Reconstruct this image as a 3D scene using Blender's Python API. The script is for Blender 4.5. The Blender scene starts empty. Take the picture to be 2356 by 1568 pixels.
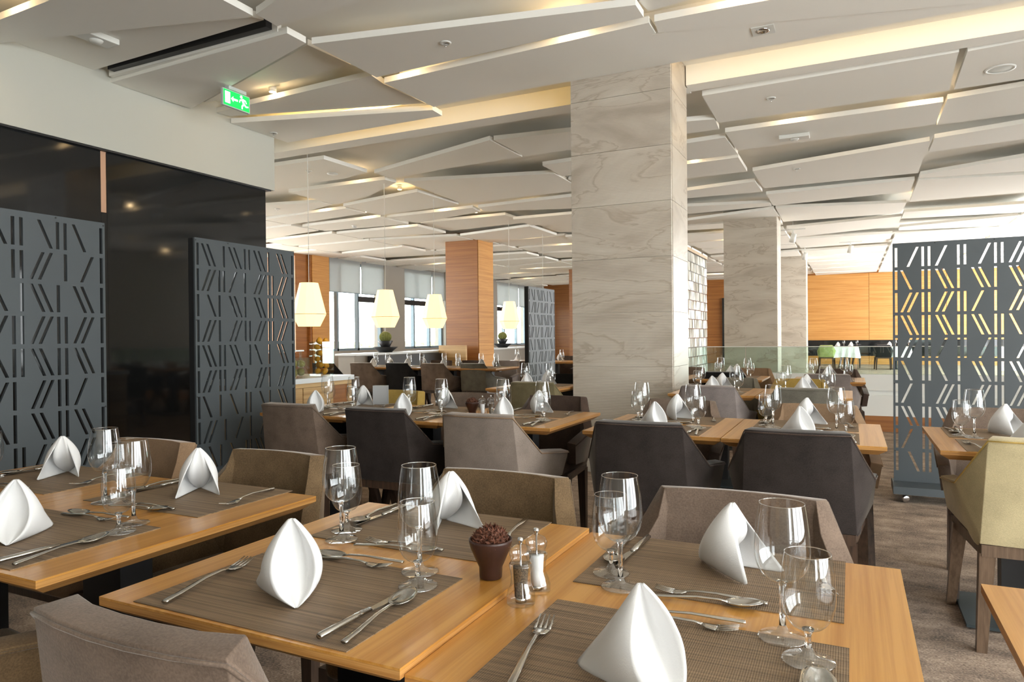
import bpy, bmesh, math, random
from mathutils import Vector, Matrix
from mathutils.geometry import delaunay_2d_cdt

random.seed(7)
scene = bpy.context.scene
C = scene.collection

# ---------------------------------------------------------------- camera
def make_camera():
    yaw, pitch, roll = 0.45231, -0.006335, -0.009378
    fwd = Vector((-math.sin(yaw) * math.cos(pitch), math.cos(yaw) * math.cos(pitch), math.sin(pitch)))
    right = Vector((math.cos(yaw), math.sin(yaw), 0))
    up = right.cross(fwd)
    r2 = math.cos(roll) * right + math.sin(roll) * up
    u2 = -math.sin(roll) * right + math.cos(roll) * up
    cam = bpy.data.cameras.new('camera')
    cam.sensor_width = 36
    cam.sensor_fit = 'HORIZONTAL'
    cam.lens = 1605.9 / 2356 * 36
    cam.clip_start = 0.02
    o = bpy.data.objects.new('camera', cam)
    m = Matrix((r2, u2, -fwd)).transposed().to_4x4()
    m.translation = (0, 0, 1.21)
    o.matrix_world = m
    C.objects.link(o)
    scene.camera = o
make_camera()

# ---------------------------------------------------------------- sky, daylight, exposure
world = bpy.data.worlds.new('sky')
scene.world = world
world.use_nodes = True
bg = world.node_tree.nodes['Background']
bg.inputs[0].default_value = (0.94, 0.985, 1.0, 1)
bg.inputs[1].default_value = 9.0
scene.view_settings.view_transform = 'Standard'
scene.view_settings.look = 'None'
scene.view_settings.gamma = 1
scene.view_settings.use_curve_mapping = False
scene.view_settings.exposure = 0.65
cy = scene.cycles
cy.adaptive_threshold = 0.12
cy.max_bounces = 6; cy.diffuse_bounces = 4; cy.glossy_bounces = 3
cy.transmission_bounces = 7; cy.transparent_max_bounces = 14
cy.caustics_reflective = False; cy.caustics_refractive = False

def portal(loc, rot, sx, sy):
    l = bpy.data.lights.new('window_portal', 'AREA')
    l.shape = 'RECTANGLE'
    l.size, l.size_y = sx, sy
    l.cycles.is_portal = True
    o = bpy.data.objects.new('window_portal', l)
    o.location = loc
    o.rotation_euler = rot
    C.objects.link(o)
# daylight comes in through the glazed side on the right, the glazed wall behind the camera the windows far left and openings added in the hidden west wall
portal((5.45, 0.6, 1.5), (0, math.pi / 2, 0), 2.7, 6.4)
portal((5.45, 23, 1.75), (0, math.pi / 2, 0), 3.3, 15)
portal((4.6, -3.95, 1.5), (math.pi / 2, 0, 0), 1.8, 2.7)
portal((-13.15, 22.5, 2.1), (0, -math.pi / 2, 0), 2.6, 14)
portal((-13.15, 10.2, 2.1), (0, -math.pi / 2, 0), 2.6, 8)  # serves the added openings in the wooden wall, out of view

# ---------------------------------------------------------------- materials
MATS = {}
def nodes_of(name):
    m = bpy.data.materials.new(name)
    m.use_nodes = True
    MATS[name] = m
    nt = m.node_tree
    return m, nt, nt.nodes, nt.links, nt.nodes['Principled BSDF']

def plain(name, col, rough=0.5, metal=0.0, spec=0.5, noise=0.0, nscale=20, bump=0.0, sheen=0.0, **kw):
    m, nt, N, L, b = nodes_of(name)
    b.inputs['Base Color'].default_value = (*col, 1)
    b.inputs['Roughness'].default_value = rough
    b.inputs['Metallic'].default_value = metal
    b.inputs['Specular IOR Level'].default_value = spec
    if sheen:
        b.inputs['Sheen Weight'].default_value = sheen
        b.inputs['Sheen Roughness'].default_value = 0.4
    if noise or bump:
        tc = N.new('ShaderNodeTexCoord')
        nz = N.new('ShaderNodeTexNoise')
        nz.inputs['Scale'].default_value = nscale
        nz.inputs['Detail'].default_value = 5
        L.new(tc.outputs['Object'], nz.inputs['Vector'])
        if noise:
            r = N.new('ShaderNodeValToRGB')
            r.color_ramp.elements[0].position = 0.3
            r.color_ramp.elements[1].position = 0.7
            r.color_ramp.elements[0].color = (*[c * (1 - noise) for c in col], 1)
            r.color_ramp.elements[1].color = (*[min(1, c * (1 + noise)) for c in col], 1)
            L.new(nz.outputs[0], r.inputs[0])
            L.new(r.outputs[0], b.inputs['Base Color'])
        if bump:
            bp = N.new('ShaderNodeBump')
            bp.inputs['Strength'].default_value = bump
            bp.inputs['Distance'].default_value = 0.003
            L.new(nz.outputs[0], bp.inputs['Height'])
            L.new(bp.outputs[0], b.inputs['Normal'])
    return m

def velvet(name, col, spread=0.28):
    m, nt, N, L, b = nodes_of(name)
    tc = N.new('ShaderNodeTexCoord')
    n1 = N.new('ShaderNodeTexNoise'); n1.inputs['Scale'].default_value = 9; n1.inputs['Detail'].default_value = 4
    n2 = N.new('ShaderNodeTexNoise'); n2.inputs['Scale'].default_value = 260; n2.inputs['Detail'].default_value = 3
    L.new(tc.outputs['Object'], n1.inputs['Vector']); L.new(tc.outputs['Object'], n2.inputs['Vector'])
    mx = N.new('ShaderNodeMath'); mx.operation = 'MULTIPLY_ADD'
    mx.inputs[1].default_value = 0.55
    L.new(n1.outputs[0], mx.inputs[0])
    m2 = N.new('ShaderNodeMath'); m2.operation = 'MULTIPLY'; m2.inputs[1].default_value = 0.45
    L.new(n2.outputs[0], m2.inputs[0]); L.new(m2.outputs[0], mx.inputs[2])
    r = N.new('ShaderNodeValToRGB')
    r.color_ramp.elements[0].position = 0.35; r.color_ramp.elements[1].position = 0.65
    r.color_ramp.elements[0].color = (*[c * (1 - spread) for c in col], 1)
    r.color_ramp.elements[1].color = (*[min(1, c * (1 + spread)) for c in col], 1)
    L.new(mx.outputs[0], r.inputs[0]); L.new(r.outputs[0], b.inputs['Base Color'])
    bp = N.new('ShaderNodeBump'); bp.inputs['Strength'].default_value = 0.25; bp.inputs['Distance'].default_value = 0.002
    L.new(n2.outputs[0], bp.inputs['Height']); L.new(bp.outputs[0], b.inputs['Normal'])
    b.inputs['Roughness'].default_value = 0.85
    b.inputs['Specular IOR Level'].default_value = 0.15
    b.inputs['Sheen Weight'].default_value = 0.35
    b.inputs['Sheen Roughness'].default_value = 0.35
    b.inputs['Sheen Tint'].default_value = (0.9, 0.85, 0.8, 1)
    return m

def grain(name, c0, c1, scale, rough=0.35, coat=0.0, seed=0.0, spec=0.5):
    """wood veneer: noise stretched along one axis (the axis with the small scale)"""
    m, nt, N, L, b = nodes_of(name)
    tc = N.new('ShaderNodeTexCoord')
    oi = N.new('ShaderNodeObjectInfo')
    mp = N.new('ShaderNodeMapping')
    mp.inputs['Scale'].default_value = scale
    ad = N.new('ShaderNodeVectorMath'); ad.operation = 'MULTIPLY_ADD'
    ad.inputs[1].default_value = (37.0, 53.0, 91.0)
    L.new(oi.outputs['Random'], ad.inputs[0])
    L.new(tc.outputs['Object'], mp.inputs['Vector'])
    L.new(mp.outputs[0], ad.inputs[2])
    n1 = N.new('ShaderNodeTexNoise'); n1.inputs['Scale'].default_value = 1.0; n1.inputs['Detail'].default_value = 6; n1.inputs['Roughness'].default_value = 0.65
    L.new(ad.outputs[0], n1.inputs['Vector'])
    r = N.new('ShaderNodeValToRGB')
    r.color_ramp.elements[0].position = 0.36; r.color_ramp.elements[1].position = 0.60
    r.color_ramp.elements[0].color = (*c0, 1); r.color_ramp.elements[1].color = (*c1, 1)
    L.new(n1.outputs[0], r.inputs[0]); L.new(r.outputs[0], b.inputs['Base Color'])
    b.inputs['Roughness'].default_value = rough
    b.inputs['Specular IOR Level'].default_value = spec
    b.inputs['Coat Weight'].default_value = coat
    b.inputs['Coat Roughness'].default_value = 0.25
    return m

def emit(name, col, strength):
    m, nt, N, L, b = nodes_of(name)
    b.inputs['Base Color'].default_value = (*col, 1)
    b.inputs['Emission Color'].default_value = (*col, 1)
    b.inputs['Emission Strength'].default_value = strength
    b.inputs['Roughness'].default_value = 0.6
    return m

def thin_glass(name, tint=(0.98, 0.985, 0.985), edge=(0.55, 0.6, 0.6), ior=1.5, gain=1.7):
    m, nt, N, L, b = nodes_of(name)
    out = N['Material Output']
    lf = N.new('ShaderNodeLayerWeight'); lf.inputs['Blend'].default_value = 0.5
    pw = N.new('ShaderNodeMath'); pw.operation = 'POWER'; pw.inputs[1].default_value = 5.0
    L.new(lf.outputs['Facing'], pw.inputs[0])
    mu = N.new('ShaderNodeMath'); mu.operation = 'MULTIPLY_ADD'; mu.inputs[1].default_value = 0.92; mu.inputs[2].default_value = 0.043 * gain; mu.use_clamp = True
    L.new(pw.outputs[0], mu.inputs[0])
    lw = N.new('ShaderNodeLayerWeight'); lw.inputs['Blend'].default_value = 0.12
    mc = N.new('ShaderNodeMix'); mc.data_type = 'RGBA'
    mc.inputs[6].default_value = (*tint, 1); mc.inputs[7].default_value = (*edge, 1)
    L.new(lw.outputs['Facing'], mc.inputs[0])
    tr = N.new('ShaderNodeBsdfTransparent'); L.new(mc.outputs[2], tr.inputs[0])
    gl = N.new('ShaderNodeBsdfGlossy'); gl.inputs['Roughness'].default_value = 0.0
    gl.inputs[0].default_value = (1, 1, 1, 1)
    mx = N.new('ShaderNodeMixShader')
    L.new(mu.outputs[0], mx.inputs[0]); L.new(tr.outputs[0], mx.inputs[1]); L.new(gl.outputs[0], mx.inputs[2])
    L.new(mx.outputs[0], out.inputs[0])
    return m

def solid_glass(name, col=(1, 1, 1), ior=1.5, rough=0.0):
    m, nt, N, L, b = nodes_of(name)
    b.inputs['Base Color'].default_value = (*col, 1)
    b.inputs['Transmission Weight'].default_value = 1
    b.inputs['IOR'].default_value = ior
    b.inputs['Roughness'].default_value = rough
    return m

def carpet():
    m, nt, N, L, b = nodes_of('carpet')
    tc = N.new('ShaderNodeTexCoord')
    mp = N.new('ShaderNodeMapping'); mp.inputs['Scale'].default_value = (2.6, 4.0, 1)
    L.new(tc.outputs['Object'], mp.inputs['Vector'])
    n1 = N.new('ShaderNodeTexNoise'); n1.inputs['Scale'].default_value = 1.6; n1.inputs['Detail'].default_value = 7; n1.inputs['Roughness'].default_value = 0.7
    L.new(mp.outputs[0], n1.inputs['Vector'])
    n2 = N.new('ShaderNodeTexNoise'); n2.inputs['Scale'].default_value = 120; n2.inputs['Detail'].default_value = 4
    L.new(tc.outputs['Object'], n2.inputs['Vector'])
    a = N.new('ShaderNodeMath'); a.operation = 'MULTIPLY_ADD'; a.inputs[1].default_value = 0.62
    L.new(n1.outputs[0], a.inputs[0])
    q = N.new('ShaderNodeMath'); q.operation = 'MULTIPLY'; q.inputs[1].default_value = 0.42
    L.new(n2.outputs[0], q.inputs[0]); L.new(q.outputs[0], a.inputs[2])
    r = N.new('ShaderNodeValToRGB')
    e = r.color_ramp.elements
    e[0].position = 0.38; e[0].color = (0.125, 0.105, 0.092, 1)
    e[1].position = 0.66; e[1].color = (0.56, 0.44, 0.34, 1)
    k = e.new(0.52); k.color = (0.33, 0.25, 0.195, 1)
    L.new(a.outputs[0], r.inputs[0]); L.new(r.outputs[0], b.inputs['Base Color'])
    bp = N.new('ShaderNodeBump'); bp.inputs['Strength'].default_value = 0.6; bp.inputs['Distance'].default_value = 0.004
    L.new(n2.outputs[0], bp.inputs['Height']); L.new(bp.outputs[0], b.inputs['Normal'])
    b.inputs['Roughness'].default_value = 0.95; b.inputs['Specular IOR Level'].default_value = 0.1
carpet()

def placemat():
    m, nt, N, L, b = nodes_of('woven_mat')
    tc = N.new('ShaderNodeTexCoord')
    w1 = N.new('ShaderNodeTexWave'); w1.bands_direction = 'X'; w1.inputs['Scale'].default_value = 90; w1.inputs['Distortion'].default_value = 0
    w2 = N.new('ShaderNodeTexWave'); w2.bands_direction = 'Y'; w2.inputs['Scale'].default_value = 150
    L.new(tc.outputs['Object'], w1.inputs['Vector']); L.new(tc.outputs['Object'], w2.inputs['Vector'])
    mp = N.new('ShaderNodeMapping'); mp.inputs['Scale'].default_value = (2, 160, 1)
    L.new(tc.outputs['Object'], mp.inputs['Vector'])
    n1 = N.new('ShaderNodeTexNoise'); n1.inputs['Scale'].default_value = 1; n1.inputs['Detail'].default_value = 2
    L.new(mp.outputs[0], n1.inputs['Vector'])
    mu = N.new('ShaderNodeMath'); mu.operation = 'MULTIPLY'
    L.new(w1.outputs['Fac'], mu.inputs[0]); L.new(w2.outputs['Fac'], mu.inputs[1])
    a = N.new('ShaderNodeMath'); a.operation = 'MULTIPLY_ADD'; a.inputs[1].default_value = 0.5
    L.new(mu.outputs[0], a.inputs[0]); L.new(n1.outputs[0], a.inputs[2])
    r = N.new('ShaderNodeValToRGB')
    r.color_ramp.elements[0].position = 0.3; r.color_ramp.elements[0].color = (0.075, 0.047, 0.027, 1)
    r.color_ramp.elements[1].position = 1.0; r.color_ramp.elements[1].color = (0.37, 0.25, 0.145, 1)
    L.new(a.outputs[0], r.inputs[0]); L.new(r.outputs[0], b.inputs['Base Color'])
    bp = N.new('ShaderNodeBump'); bp.inputs['Strength'].default_value = 0.5; bp.inputs['Distance'].default_value = 0.001
    L.new(mu.outputs[0], bp.inputs['Height']); L.new(bp.outputs[0], b.inputs['Normal'])
    b.inputs['Roughness'].default_value = 0.55
placemat()

def marble(name, ribs):
    m, nt, N, L, b = nodes_of(name)
    tc = N.new('ShaderNodeTexCoord')
    mp = N.new('ShaderNodeMapping'); mp.inputs['Scale'].default_value = (0.8, 0.8, 2.6)
    oi = N.new('ShaderNodeObjectInfo')
    ad = N.new('ShaderNodeVectorMath'); ad.operation = 'MULTIPLY_ADD'; ad.inputs[1].default_value = (3.0, 5.0, 7.0)
    L.new(oi.outputs['Random'], ad.inputs[0]); L.new(tc.outputs['Object'], mp.inputs['Vector']); L.new(mp.outputs[0], ad.inputs[2])
    n1 = N.new('ShaderNodeTexNoise'); n1.inputs['Scale'].default_value = 1.3; n1.inputs['Detail'].default_value = 5
    n1.inputs['Roughness'].default_value = 0.5; n1.inputs['Distortion'].default_value = 0.6
    L.new(ad.outputs[0], n1.inputs['Vector'])
    r = N.new('ShaderNodeValToRGB'); e = r.color_ramp.elements
    e[0].position = 0.34; e[0].color = (0.42, 0.36, 0.29, 1)
    e[1].position = 0.66; e[1].color = (0.60, 0.54, 0.455, 1)
    for q, c in ((0.47, (0.55, 0.488, 0.405)), (0.482, (0.42, 0.355, 0.28)), (0.505, (0.54, 0.478, 0.395))):
        v = e.new(q); v.color = (*c, 1)
    L.new(n1.outputs[0], r.inputs[0])
    b.inputs['Roughness'].default_value = 0.35
    if ribs:
        w = N.new('ShaderNodeTexWave'); w.bands_direction = 'Z'; w.inputs['Scale'].default_value = 23
        L.new(tc.outputs['Object'], w.inputs['Vector'])
        bp = N.new('ShaderNodeBump'); bp.inputs['Strength'].default_value = 0.5; bp.inputs['Distance'].default_value = 0.003
        L.new(w.outputs['Fac'], bp.inputs['Height']); L.new(bp.outputs[0], b.inputs['Normal'])
    L.new(r.outputs[0], b.inputs['Base Color'])
marble('ribbed_marble', True)
marble('smooth_marble', False)

plain('ceiling_white', (0.87, 0.85, 0.79), 0.8, spec=0.2)
plain('plaster_white', (0.52, 0.515, 0.455), 0.8, spec=0.2)
plain('bright_white', (0.80, 0.81, 0.78), 0.6)
plain('black_glass', (0.010, 0.011, 0.012), 0.06, spec=0.55)
plain('slate_metal', (0.060, 0.070, 0.076), 0.45, spec=0.45, noise=0.06, nscale=3)
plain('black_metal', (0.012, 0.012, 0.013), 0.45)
plain('frame_grey', (0.20, 0.27, 0.32), 0.4)
plain('pillar_grey', (0.36, 0.33, 0.29), 0.8)
plain('salmon_wood', (0.55, 0.32, 0.20), 0.5)
plain('steel', (0.56, 0.54, 0.50), 0.16, metal=1.0)
plain('chrome', (0.75, 0.75, 0.75), 0.08, metal=1.0)
plain('napkin_cloth', (0.74, 0.735, 0.73), 0.85, spec=0.15, bump=0.12, nscale=420)
plain('white_cloth', (0.80, 0.80, 0.80), 0.85, spec=0.15)
plain('bowl_brown', (0.045, 0.018, 0.013), 0.38, noise=0.2, nscale=30)
plain('anise', (0.11, 0.035, 0.016), 0.7, noise=0.5, nscale=160)
plain('pepper', (0.10, 0.065, 0.035), 0.8, noise=0.9, nscale=420)
plain('salt', (0.85, 0.85, 0.85), 0.6)
plain('cactus_green', (0.22, 0.24, 0.07), 0.8, noise=0.3, nscale=60)
plain('cactus_spine', (0.62, 0.56, 0.30), 0.7)
plain('black_bowl', (0.014, 0.014, 0.016), 0.4)
plain('lemon', (0.75, 0.34, 0.015), 0.45, bump=0.2, nscale=120)
plain('mango', (0.26, 0.22, 0.035), 0.45, noise=0.5, nscale=9)
plain('counter_white', (0.72, 0.74, 0.74), 0.3)
plain('white_plastic', (0.74, 0.74, 0.70), 0.45)
plain('dark_leather', (0.022, 0.02, 0.02), 0.5)
plain('terrace_stone', (0.72, 0.70, 0.62), 0.9)
plain('hedge', (0.42, 0.40, 0.16), 0.9, noise=0.6, nscale=9)
plain('grey_plate', (0.055, 0.070, 0.075), 0.35, metal=0.3)
plain('sign_frame', (0.55, 0.60, 0.58), 0.4)
plain('grey_card', (0.46, 0.47, 0.48), 0.6)
grain('table_wood', (0.48, 0.205, 0.035), (0.66, 0.335, 0.085), (42, 0.8, 42), 0.28, 0.3)
grain('edge_wood', (0.36, 0.15, 0.035), (0.58, 0.30, 0.095), (3, 3, 260), 0.35)
grain('leg_wood', (0.035, 0.020, 0.013), (0.075, 0.043, 0.027), (60, 60, 4), 0.4)
grain('leg_bronze', (0.10, 0.062, 0.038), (0.17, 0.11, 0.07), (60, 60, 4), 0.4)
grain('wall_wood', (0.46, 0.20, 0.045), (0.60, 0.30, 0.085), (0.7, 0.7, 26), 0.4)
grain('wall_wood_deep', (0.26, 0.095, 0.020), (0.37, 0.145, 0.034), (0.7, 0.7, 26), 0.4)  # deeper tone; on pier and columns it paints in the shaded side
grain('buffet_wood', (0.42, 0.24, 0.08), (0.62, 0.40, 0.17), (0.7, 0.7, 30), 0.4)
velvet('velvet_taupe', (0.17, 0.122, 0.092))
velvet('velvet_lighttaupe', (0.26, 0.21, 0.175), 0.2)
velvet('velvet_brown', (0.15, 0.098, 0.052), 0.38)
velvet('velvet_tan', (0.25, 0.16, 0.095), 0.2)
velvet('velvet_charcoal', (0.036, 0.028, 0.025), 0.3)
velvet('velvet_darkbrown', (0.07, 0.046, 0.035), 0.3)
velvet('velvet_mustard', (0.46, 0.31, 0.085), 0.2)
velvet('velvet_olive', (0.20, 0.165, 0.09), 0.25)
velvet('velvet_yellow', (0.56, 0.475, 0.285), 0.16)
velvet('velvet_lavender', (0.255, 0.215, 0.20), 0.2)
velvet('velvet_greygreen', (0.16, 0.145, 0.115), 0.25)
velvet('velvet_green', (0.30, 0.36, 0.12), 0.2)
velvet('velvet_black', (0.014, 0.013, 0.013), 0.3)
emit('lamp_shade', (1.0, 0.74, 0.38), 0.85)
emit('downlight_glow', (1.0, 0.72, 0.36), 40.0)
emit('cove_glow', (1.0, 0.68, 0.24), 3.4)
emit('exit_green', (0.0, 0.48, 0.07), 0.9)
emit('exit_white', (0.9, 1.0, 0.92), 1.2)
thin_glass('glass_bowl')
thin_glass('foot_glass', (0.98, 0.985, 0.985), (0.85, 0.88, 0.88), gain=3.2)
thin_glass('window_glass', (0.97, 0.99, 0.99), (0.8, 0.85, 0.85), gain=1.0)
thin_glass('rail_glass', (0.80, 0.90, 0.86), (0.5, 0.65, 0.6), gain=1.3)
thin_glass('jar_glass', (0.95, 0.97, 0.96), (0.6, 0.65, 0.65))
solid_glass('glass_stem')
solid_glass('acrylic', (0.97, 0.98, 0.98), 1.45)
def blind():
    m, nt, N, L, b = nodes_of('blind_fabric')
    out = N['Material Output']
    t = N.new('ShaderNodeBsdfTranslucent'); t.inputs[0].default_value = (0.42, 0.43, 0.43, 1)
    d = N.new('ShaderNodeBsdfDiffuse'); d.inputs[0].default_value = (0.75, 0.76, 0.75, 1)
    mx = N.new('ShaderNodeMixShader'); mx.inputs[0].default_value = 0.35
    L.new(t.outputs[0], mx.inputs[1]); L.new(d.outputs[0], mx.inputs[2]); L.new(mx.outputs[0], out.inputs[0])
blind()

# ---------------------------------------------------------------- mesh helpers
class MB:
    def __init__(s):
        s.v = []; s.f = []
    def add(s, verts, faces):
        k = len(s.v)
        s.v += [tuple(p) for p in verts]
        s.f += [tuple(i + k for i in f) for f in faces]
        return s
    def box(s, x0, x1, y0, y1, z0, z1):
        return s.add([(x0, y0, z0), (x1, y0, z0), (x1, y1, z0), (x0, y1, z0), (x0, y0, z1), (x1, y0, z1), (x1, y1, z1), (x0, y1, z1)],
                     [(0, 3, 2, 1), (4, 5, 6, 7), (0, 1, 5, 4), (1, 2, 6, 5), (2, 3, 7, 6), (3, 0, 4, 7)])
    def prism(s, poly, z0, z1):
        """poly: ccw list of (x, y) or (x, y, z); with z the bottom follows it"""
        a = 0
        n = len(poly)
        for i in range(n):
            a += poly[i][0] * poly[(i + 1) % n][1] - poly[(i + 1) % n][0] * poly[i][1]
        if a < 0: poly = poly[::-1]
        lo = [(p[0], p[1], p[2] if len(p) > 2 and z0 is None else z0) for p in poly]
        hi = [(p[0], p[1], (q[2] + z1) if z0 is None else z1) for p, q in zip(poly, lo)]
        return s.add(lo + hi, [tuple(range(n))[::-1], tuple(range(n, 2 * n))] + [(i, (i + 1) % n, (i + 1) % n + n, i + n) for i in range(n)])
    def frustum(s, c0, h0, c1, h1):
        """square tapered bar from centre c0 (half size h0) to c1"""
        v = []
        for c, h in ((c0, h0), (c1, h1)):
            v += [(c[0] - h, c[1] - h, c[2]), (c[0] + h, c[1] - h, c[2]), (c[0] + h, c[1] + h, c[2]), (c[0] - h, c[1] + h, c[2])]
        return s.add(v, [(0, 1, 2, 3)[::-1], (4, 5, 6, 7), (0, 1, 5, 4), (1, 2, 6, 5), (2, 3, 7, 6), (3, 0, 4, 7)]) if c1[2] > c0[2] else \
               s.add(v, [(0, 1, 2, 3), (7, 6, 5, 4), (4, 5, 1, 0), (5, 6, 2, 1), (6, 7, 3, 2), (7, 4, 0, 3)])
    def lathe(s, prof, n=24, cx=0, cy=0, cap0=False, cap1=False, ph=0.0):
        k = len(s.v); rows = len(prof)
        for r, z in prof:
            for j in range(n):
                a = 2 * math.pi * (j + ph) / n
                s.v.append((cx + r * math.cos(a), cy + r * math.sin(a), z))
        for i in range(rows - 1):
            for j in range(n):
                j2 = (j + 1) % n
                s.f.append((k + i * n + j, k + i * n + j2, k + (i + 1) * n + j2, k + (i + 1) * n + j))
        if cap0: s.f.append(tuple(k + j for j in range(n))[::-1])
        if cap1: s.f.append(tuple(k + (rows - 1) * n + j for j in range(n)))
        return s
    def tube(s, pts, rad, n=6, caps=True):
        pts = [Vector(p) for p in pts]
        k = len(s.v); m = len(pts)
        for i, p in enumerate(pts):
            d = (pts[min(i + 1, m - 1)] - pts[max(i - 1, 0)]).normalized()
            a = d.cross(Vector((0, 0, 1)))
            if a.length < 1e-3: a = d.cross(Vector((1, 0, 0)))
            a.normalize(); b = a.cross(d)
            r = rad[i] if isinstance(rad, (list, tuple)) else rad
            for j in range(n):
                t = 2 * math.pi * j / n
                s.v.append(tuple(p + a * (r * math.cos(t)) + b * (r * math.sin(t))))
        for i in range(m - 1):
            for j in range(n):
                j2 = (j + 1) % n
                s.f.append((k + i * n + j, k + (i + 1) * n + j, k + (i + 1) * n + j2, k + i * n + j2))
        if caps:
            s.f.append(tuple(k + j for j in range(n)))
            s.f.append(tuple(k + (m - 1) * n + j for j in range(n))[::-1])
        return s
    def loft(s, secs):
        """secs: (x, y, z, half width across x, half thickness in z) along y"""
        k = len(s.v); n = 8
        for x, y, z, w, t in secs:
            for j in range(n):
                a = 2 * math.pi * (j + 0.5) / n
                c, q = math.cos(a), math.sin(a)
                c = math.copysign(min(1, abs(c) * 1.08), c); q = math.copysign(min(1, abs(q) * 1.08), q)
                s.v.append((x + w * c, y, z + t * q))
        m = len(secs)
        for i in range(m - 1):
            for j in range(n):
                j2 = (j + 1) % n
                s.f.append((k + i * n + j, k + i * n + j2, k + (i + 1) * n + j2, k + (i + 1) * n + j))
        s.f.append(tuple(k + j for j in range(n))[::-1]); s.f.append(tuple(k + (m - 1) * n + j for j in range(n)))
        return s
    def mesh(s, name, smooth=False, fix=False):
        me = bpy.data.meshes.new(name)
        me.from_pydata(s.v, [], s.f)
        if fix:
            bm = bmesh.new(); bm.from_mesh(me)
            bmesh.ops.recalc_face_normals(bm, faces=bm.faces)
            bm.to_mesh(me); bm.free()
        if smooth:
            me.polygons.foreach_set('use_smooth', [True] * len(me.polygons))
        me.update()
        return me

def baked(me, mods, smooth=True):
    """apply modifiers given as (type, {props}) and return the resulting mesh"""
    o = bpy.data.objects.new('bake', me)
    C.objects.link(o)
    for t, props in mods:
        md = o.modifiers.new(t, t)
        for k, v in props.items(): setattr(md, k, v)
    dg = bpy.context.evaluated_depsgraph_get()
    r = bpy.data.meshes.new_from_object(o.evaluated_get(dg))
    bpy.data.objects.remove(o)
    if smooth: r.polygons.foreach_set('use_smooth', [True] * len(r.polygons))
    return r

def put(name, me, mat, parent=None, loc=(0, 0, 0), rot=(0, 0, 0), scale=None):
    if not me.materials: me.materials.append(None)
    o = bpy.data.objects.new(name, me)
    C.objects.link(o)
    o.location = loc; o.rotation_euler = rot
    if scale: o.scale = scale
    if parent: o.parent = parent
    sl = o.material_slots[0]
    sl.link = 'OBJECT'; sl.material = MATS[mat]
    return o

def tag(o, label, cat, group=None, kind=None):
    o['label'] = label; o['category'] = cat
    if group: o['group'] = group
    if kind: o['kind'] = kind
    return o

def thing(name, label, cat, loc=(0, 0, 0), rz=0, group=None, kind=None):
    o = bpy.data.objects.new(name, None)
    o.empty_display_size = 0.05
    C.objects.link(o)
    o.location = loc; o.rotation_euler = (0, 0, rz)
    return tag(o, label, cat, group, kind)

def struct(name, mb, mat, label, cat):
    me = mb if isinstance(mb, bpy.types.Mesh) else mb.mesh(name)
    return tag(put(name, me, mat), label, cat, kind='structure')

# ================================================================ THE SETTING
BASE_Z = 3.66      # underside of the structural ceiling above the hanging panels
PAN_Z = 3.48       # underside of the hanging panels

struct('floor', MB().box(-16, 5.8, -4.2, 31, -0.1, 0), 'carpet', 'mottled brown and grey carpet covering the dining room floor', 'floor')

# right side: glazed near the viewpoint and at the far end, solid with one narrow window between
w = MB().box(5.5, 5.7, -4.2, 31, 0, 0.12).box(5.5, 5.7, 9.9, 31, 3.4, BASE_Z).box(5.5, 5.7, -4.2, 9.9, 2.85, BASE_Z)
w.box(5.5, 5.7, -4.2, -2.6, 0.12, 2.85).box(5.5, 5.7, 3.8, 9.6, 0.12, 2.85).box(5.5, 5.7, 10.2, 15.2, 0.12, 3.4)
for y in (-0.5, 1.65, 15.2, 18, 20.8, 23.6, 26.4, 29.2):
    w.box(5.5, 5.62, y, y + 0.12, 0.12, 2.85 if y < 10 else 3.4)
struct('wall_right', w, 'plaster_white', 'pale wall with tall glazed openings on the right side', 'wall')
w = MB().box(-5.9, 5.7, -4.2, -4.0, 0, 0.12).box(-5.9, 5.7, -4.2, -4.0, 2.85, BASE_Z).box(-5.9, 3.7, -4.2, -4.0, 0.12, 2.85)
w.box(5.5, 5.7, -4.12, -4.0, 0.12, 2.85)
struct('wall_near', w, 'plaster_white', 'pale wall with one window behind the viewpoint', 'wall')

# solid core on the left, clad in black glass, with the white bulkhead over it
struct('wall_core', MB().box(-13.6, -5.96, -4.2, 5.84, 0, BASE_Z), 'plaster_white', 'plain inner wall block behind the black glass panels', 'wall')
wl = tag(bpy.data.objects.new('wall_left', None), 'glossy black glass wall panels under the white bulkhead', 'wall', kind='structure')
C.objects.link(wl)
for y0, y1 in ((-4.2, -1.2), (-1.195, 1.4), (1.405, 3.935), (3.99, 5.85)):
    put('panel', MB().box(-5.96, -5.9, y0, y1, 0.0, 2.88).mesh('glass_panel'), 'black_glass', wl)
put('panel', MB().box(-5.96, -5.9, 3.937, 3.988, 0.0, 2.33).mesh('glass_panel'), 'black_glass', wl)
struct('trim_1', MB().box(-5.96, -5.905, 3.937, 3.988, 2.335, 2.87), 'salmon_wood', 'narrow salmon coloured strip between two black glass panels', 'trim')
struct('wall_bulkhead', MB().box(-6.2, -5.86, -4.2, 5.95, 2.885, BASE_Z), 'plaster_white', 'white bulkhead above the black glass wall', 'wall')
struct('shadow_strip', MB().box(-5.955, -5.865, -4.2, 5.9, 2.868, 2.884), 'black_metal', 'thin dark strip in place of the shadow under the white bulkhead', 'trim')  # dark strip stands in for the shade below the bulkhead

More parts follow.
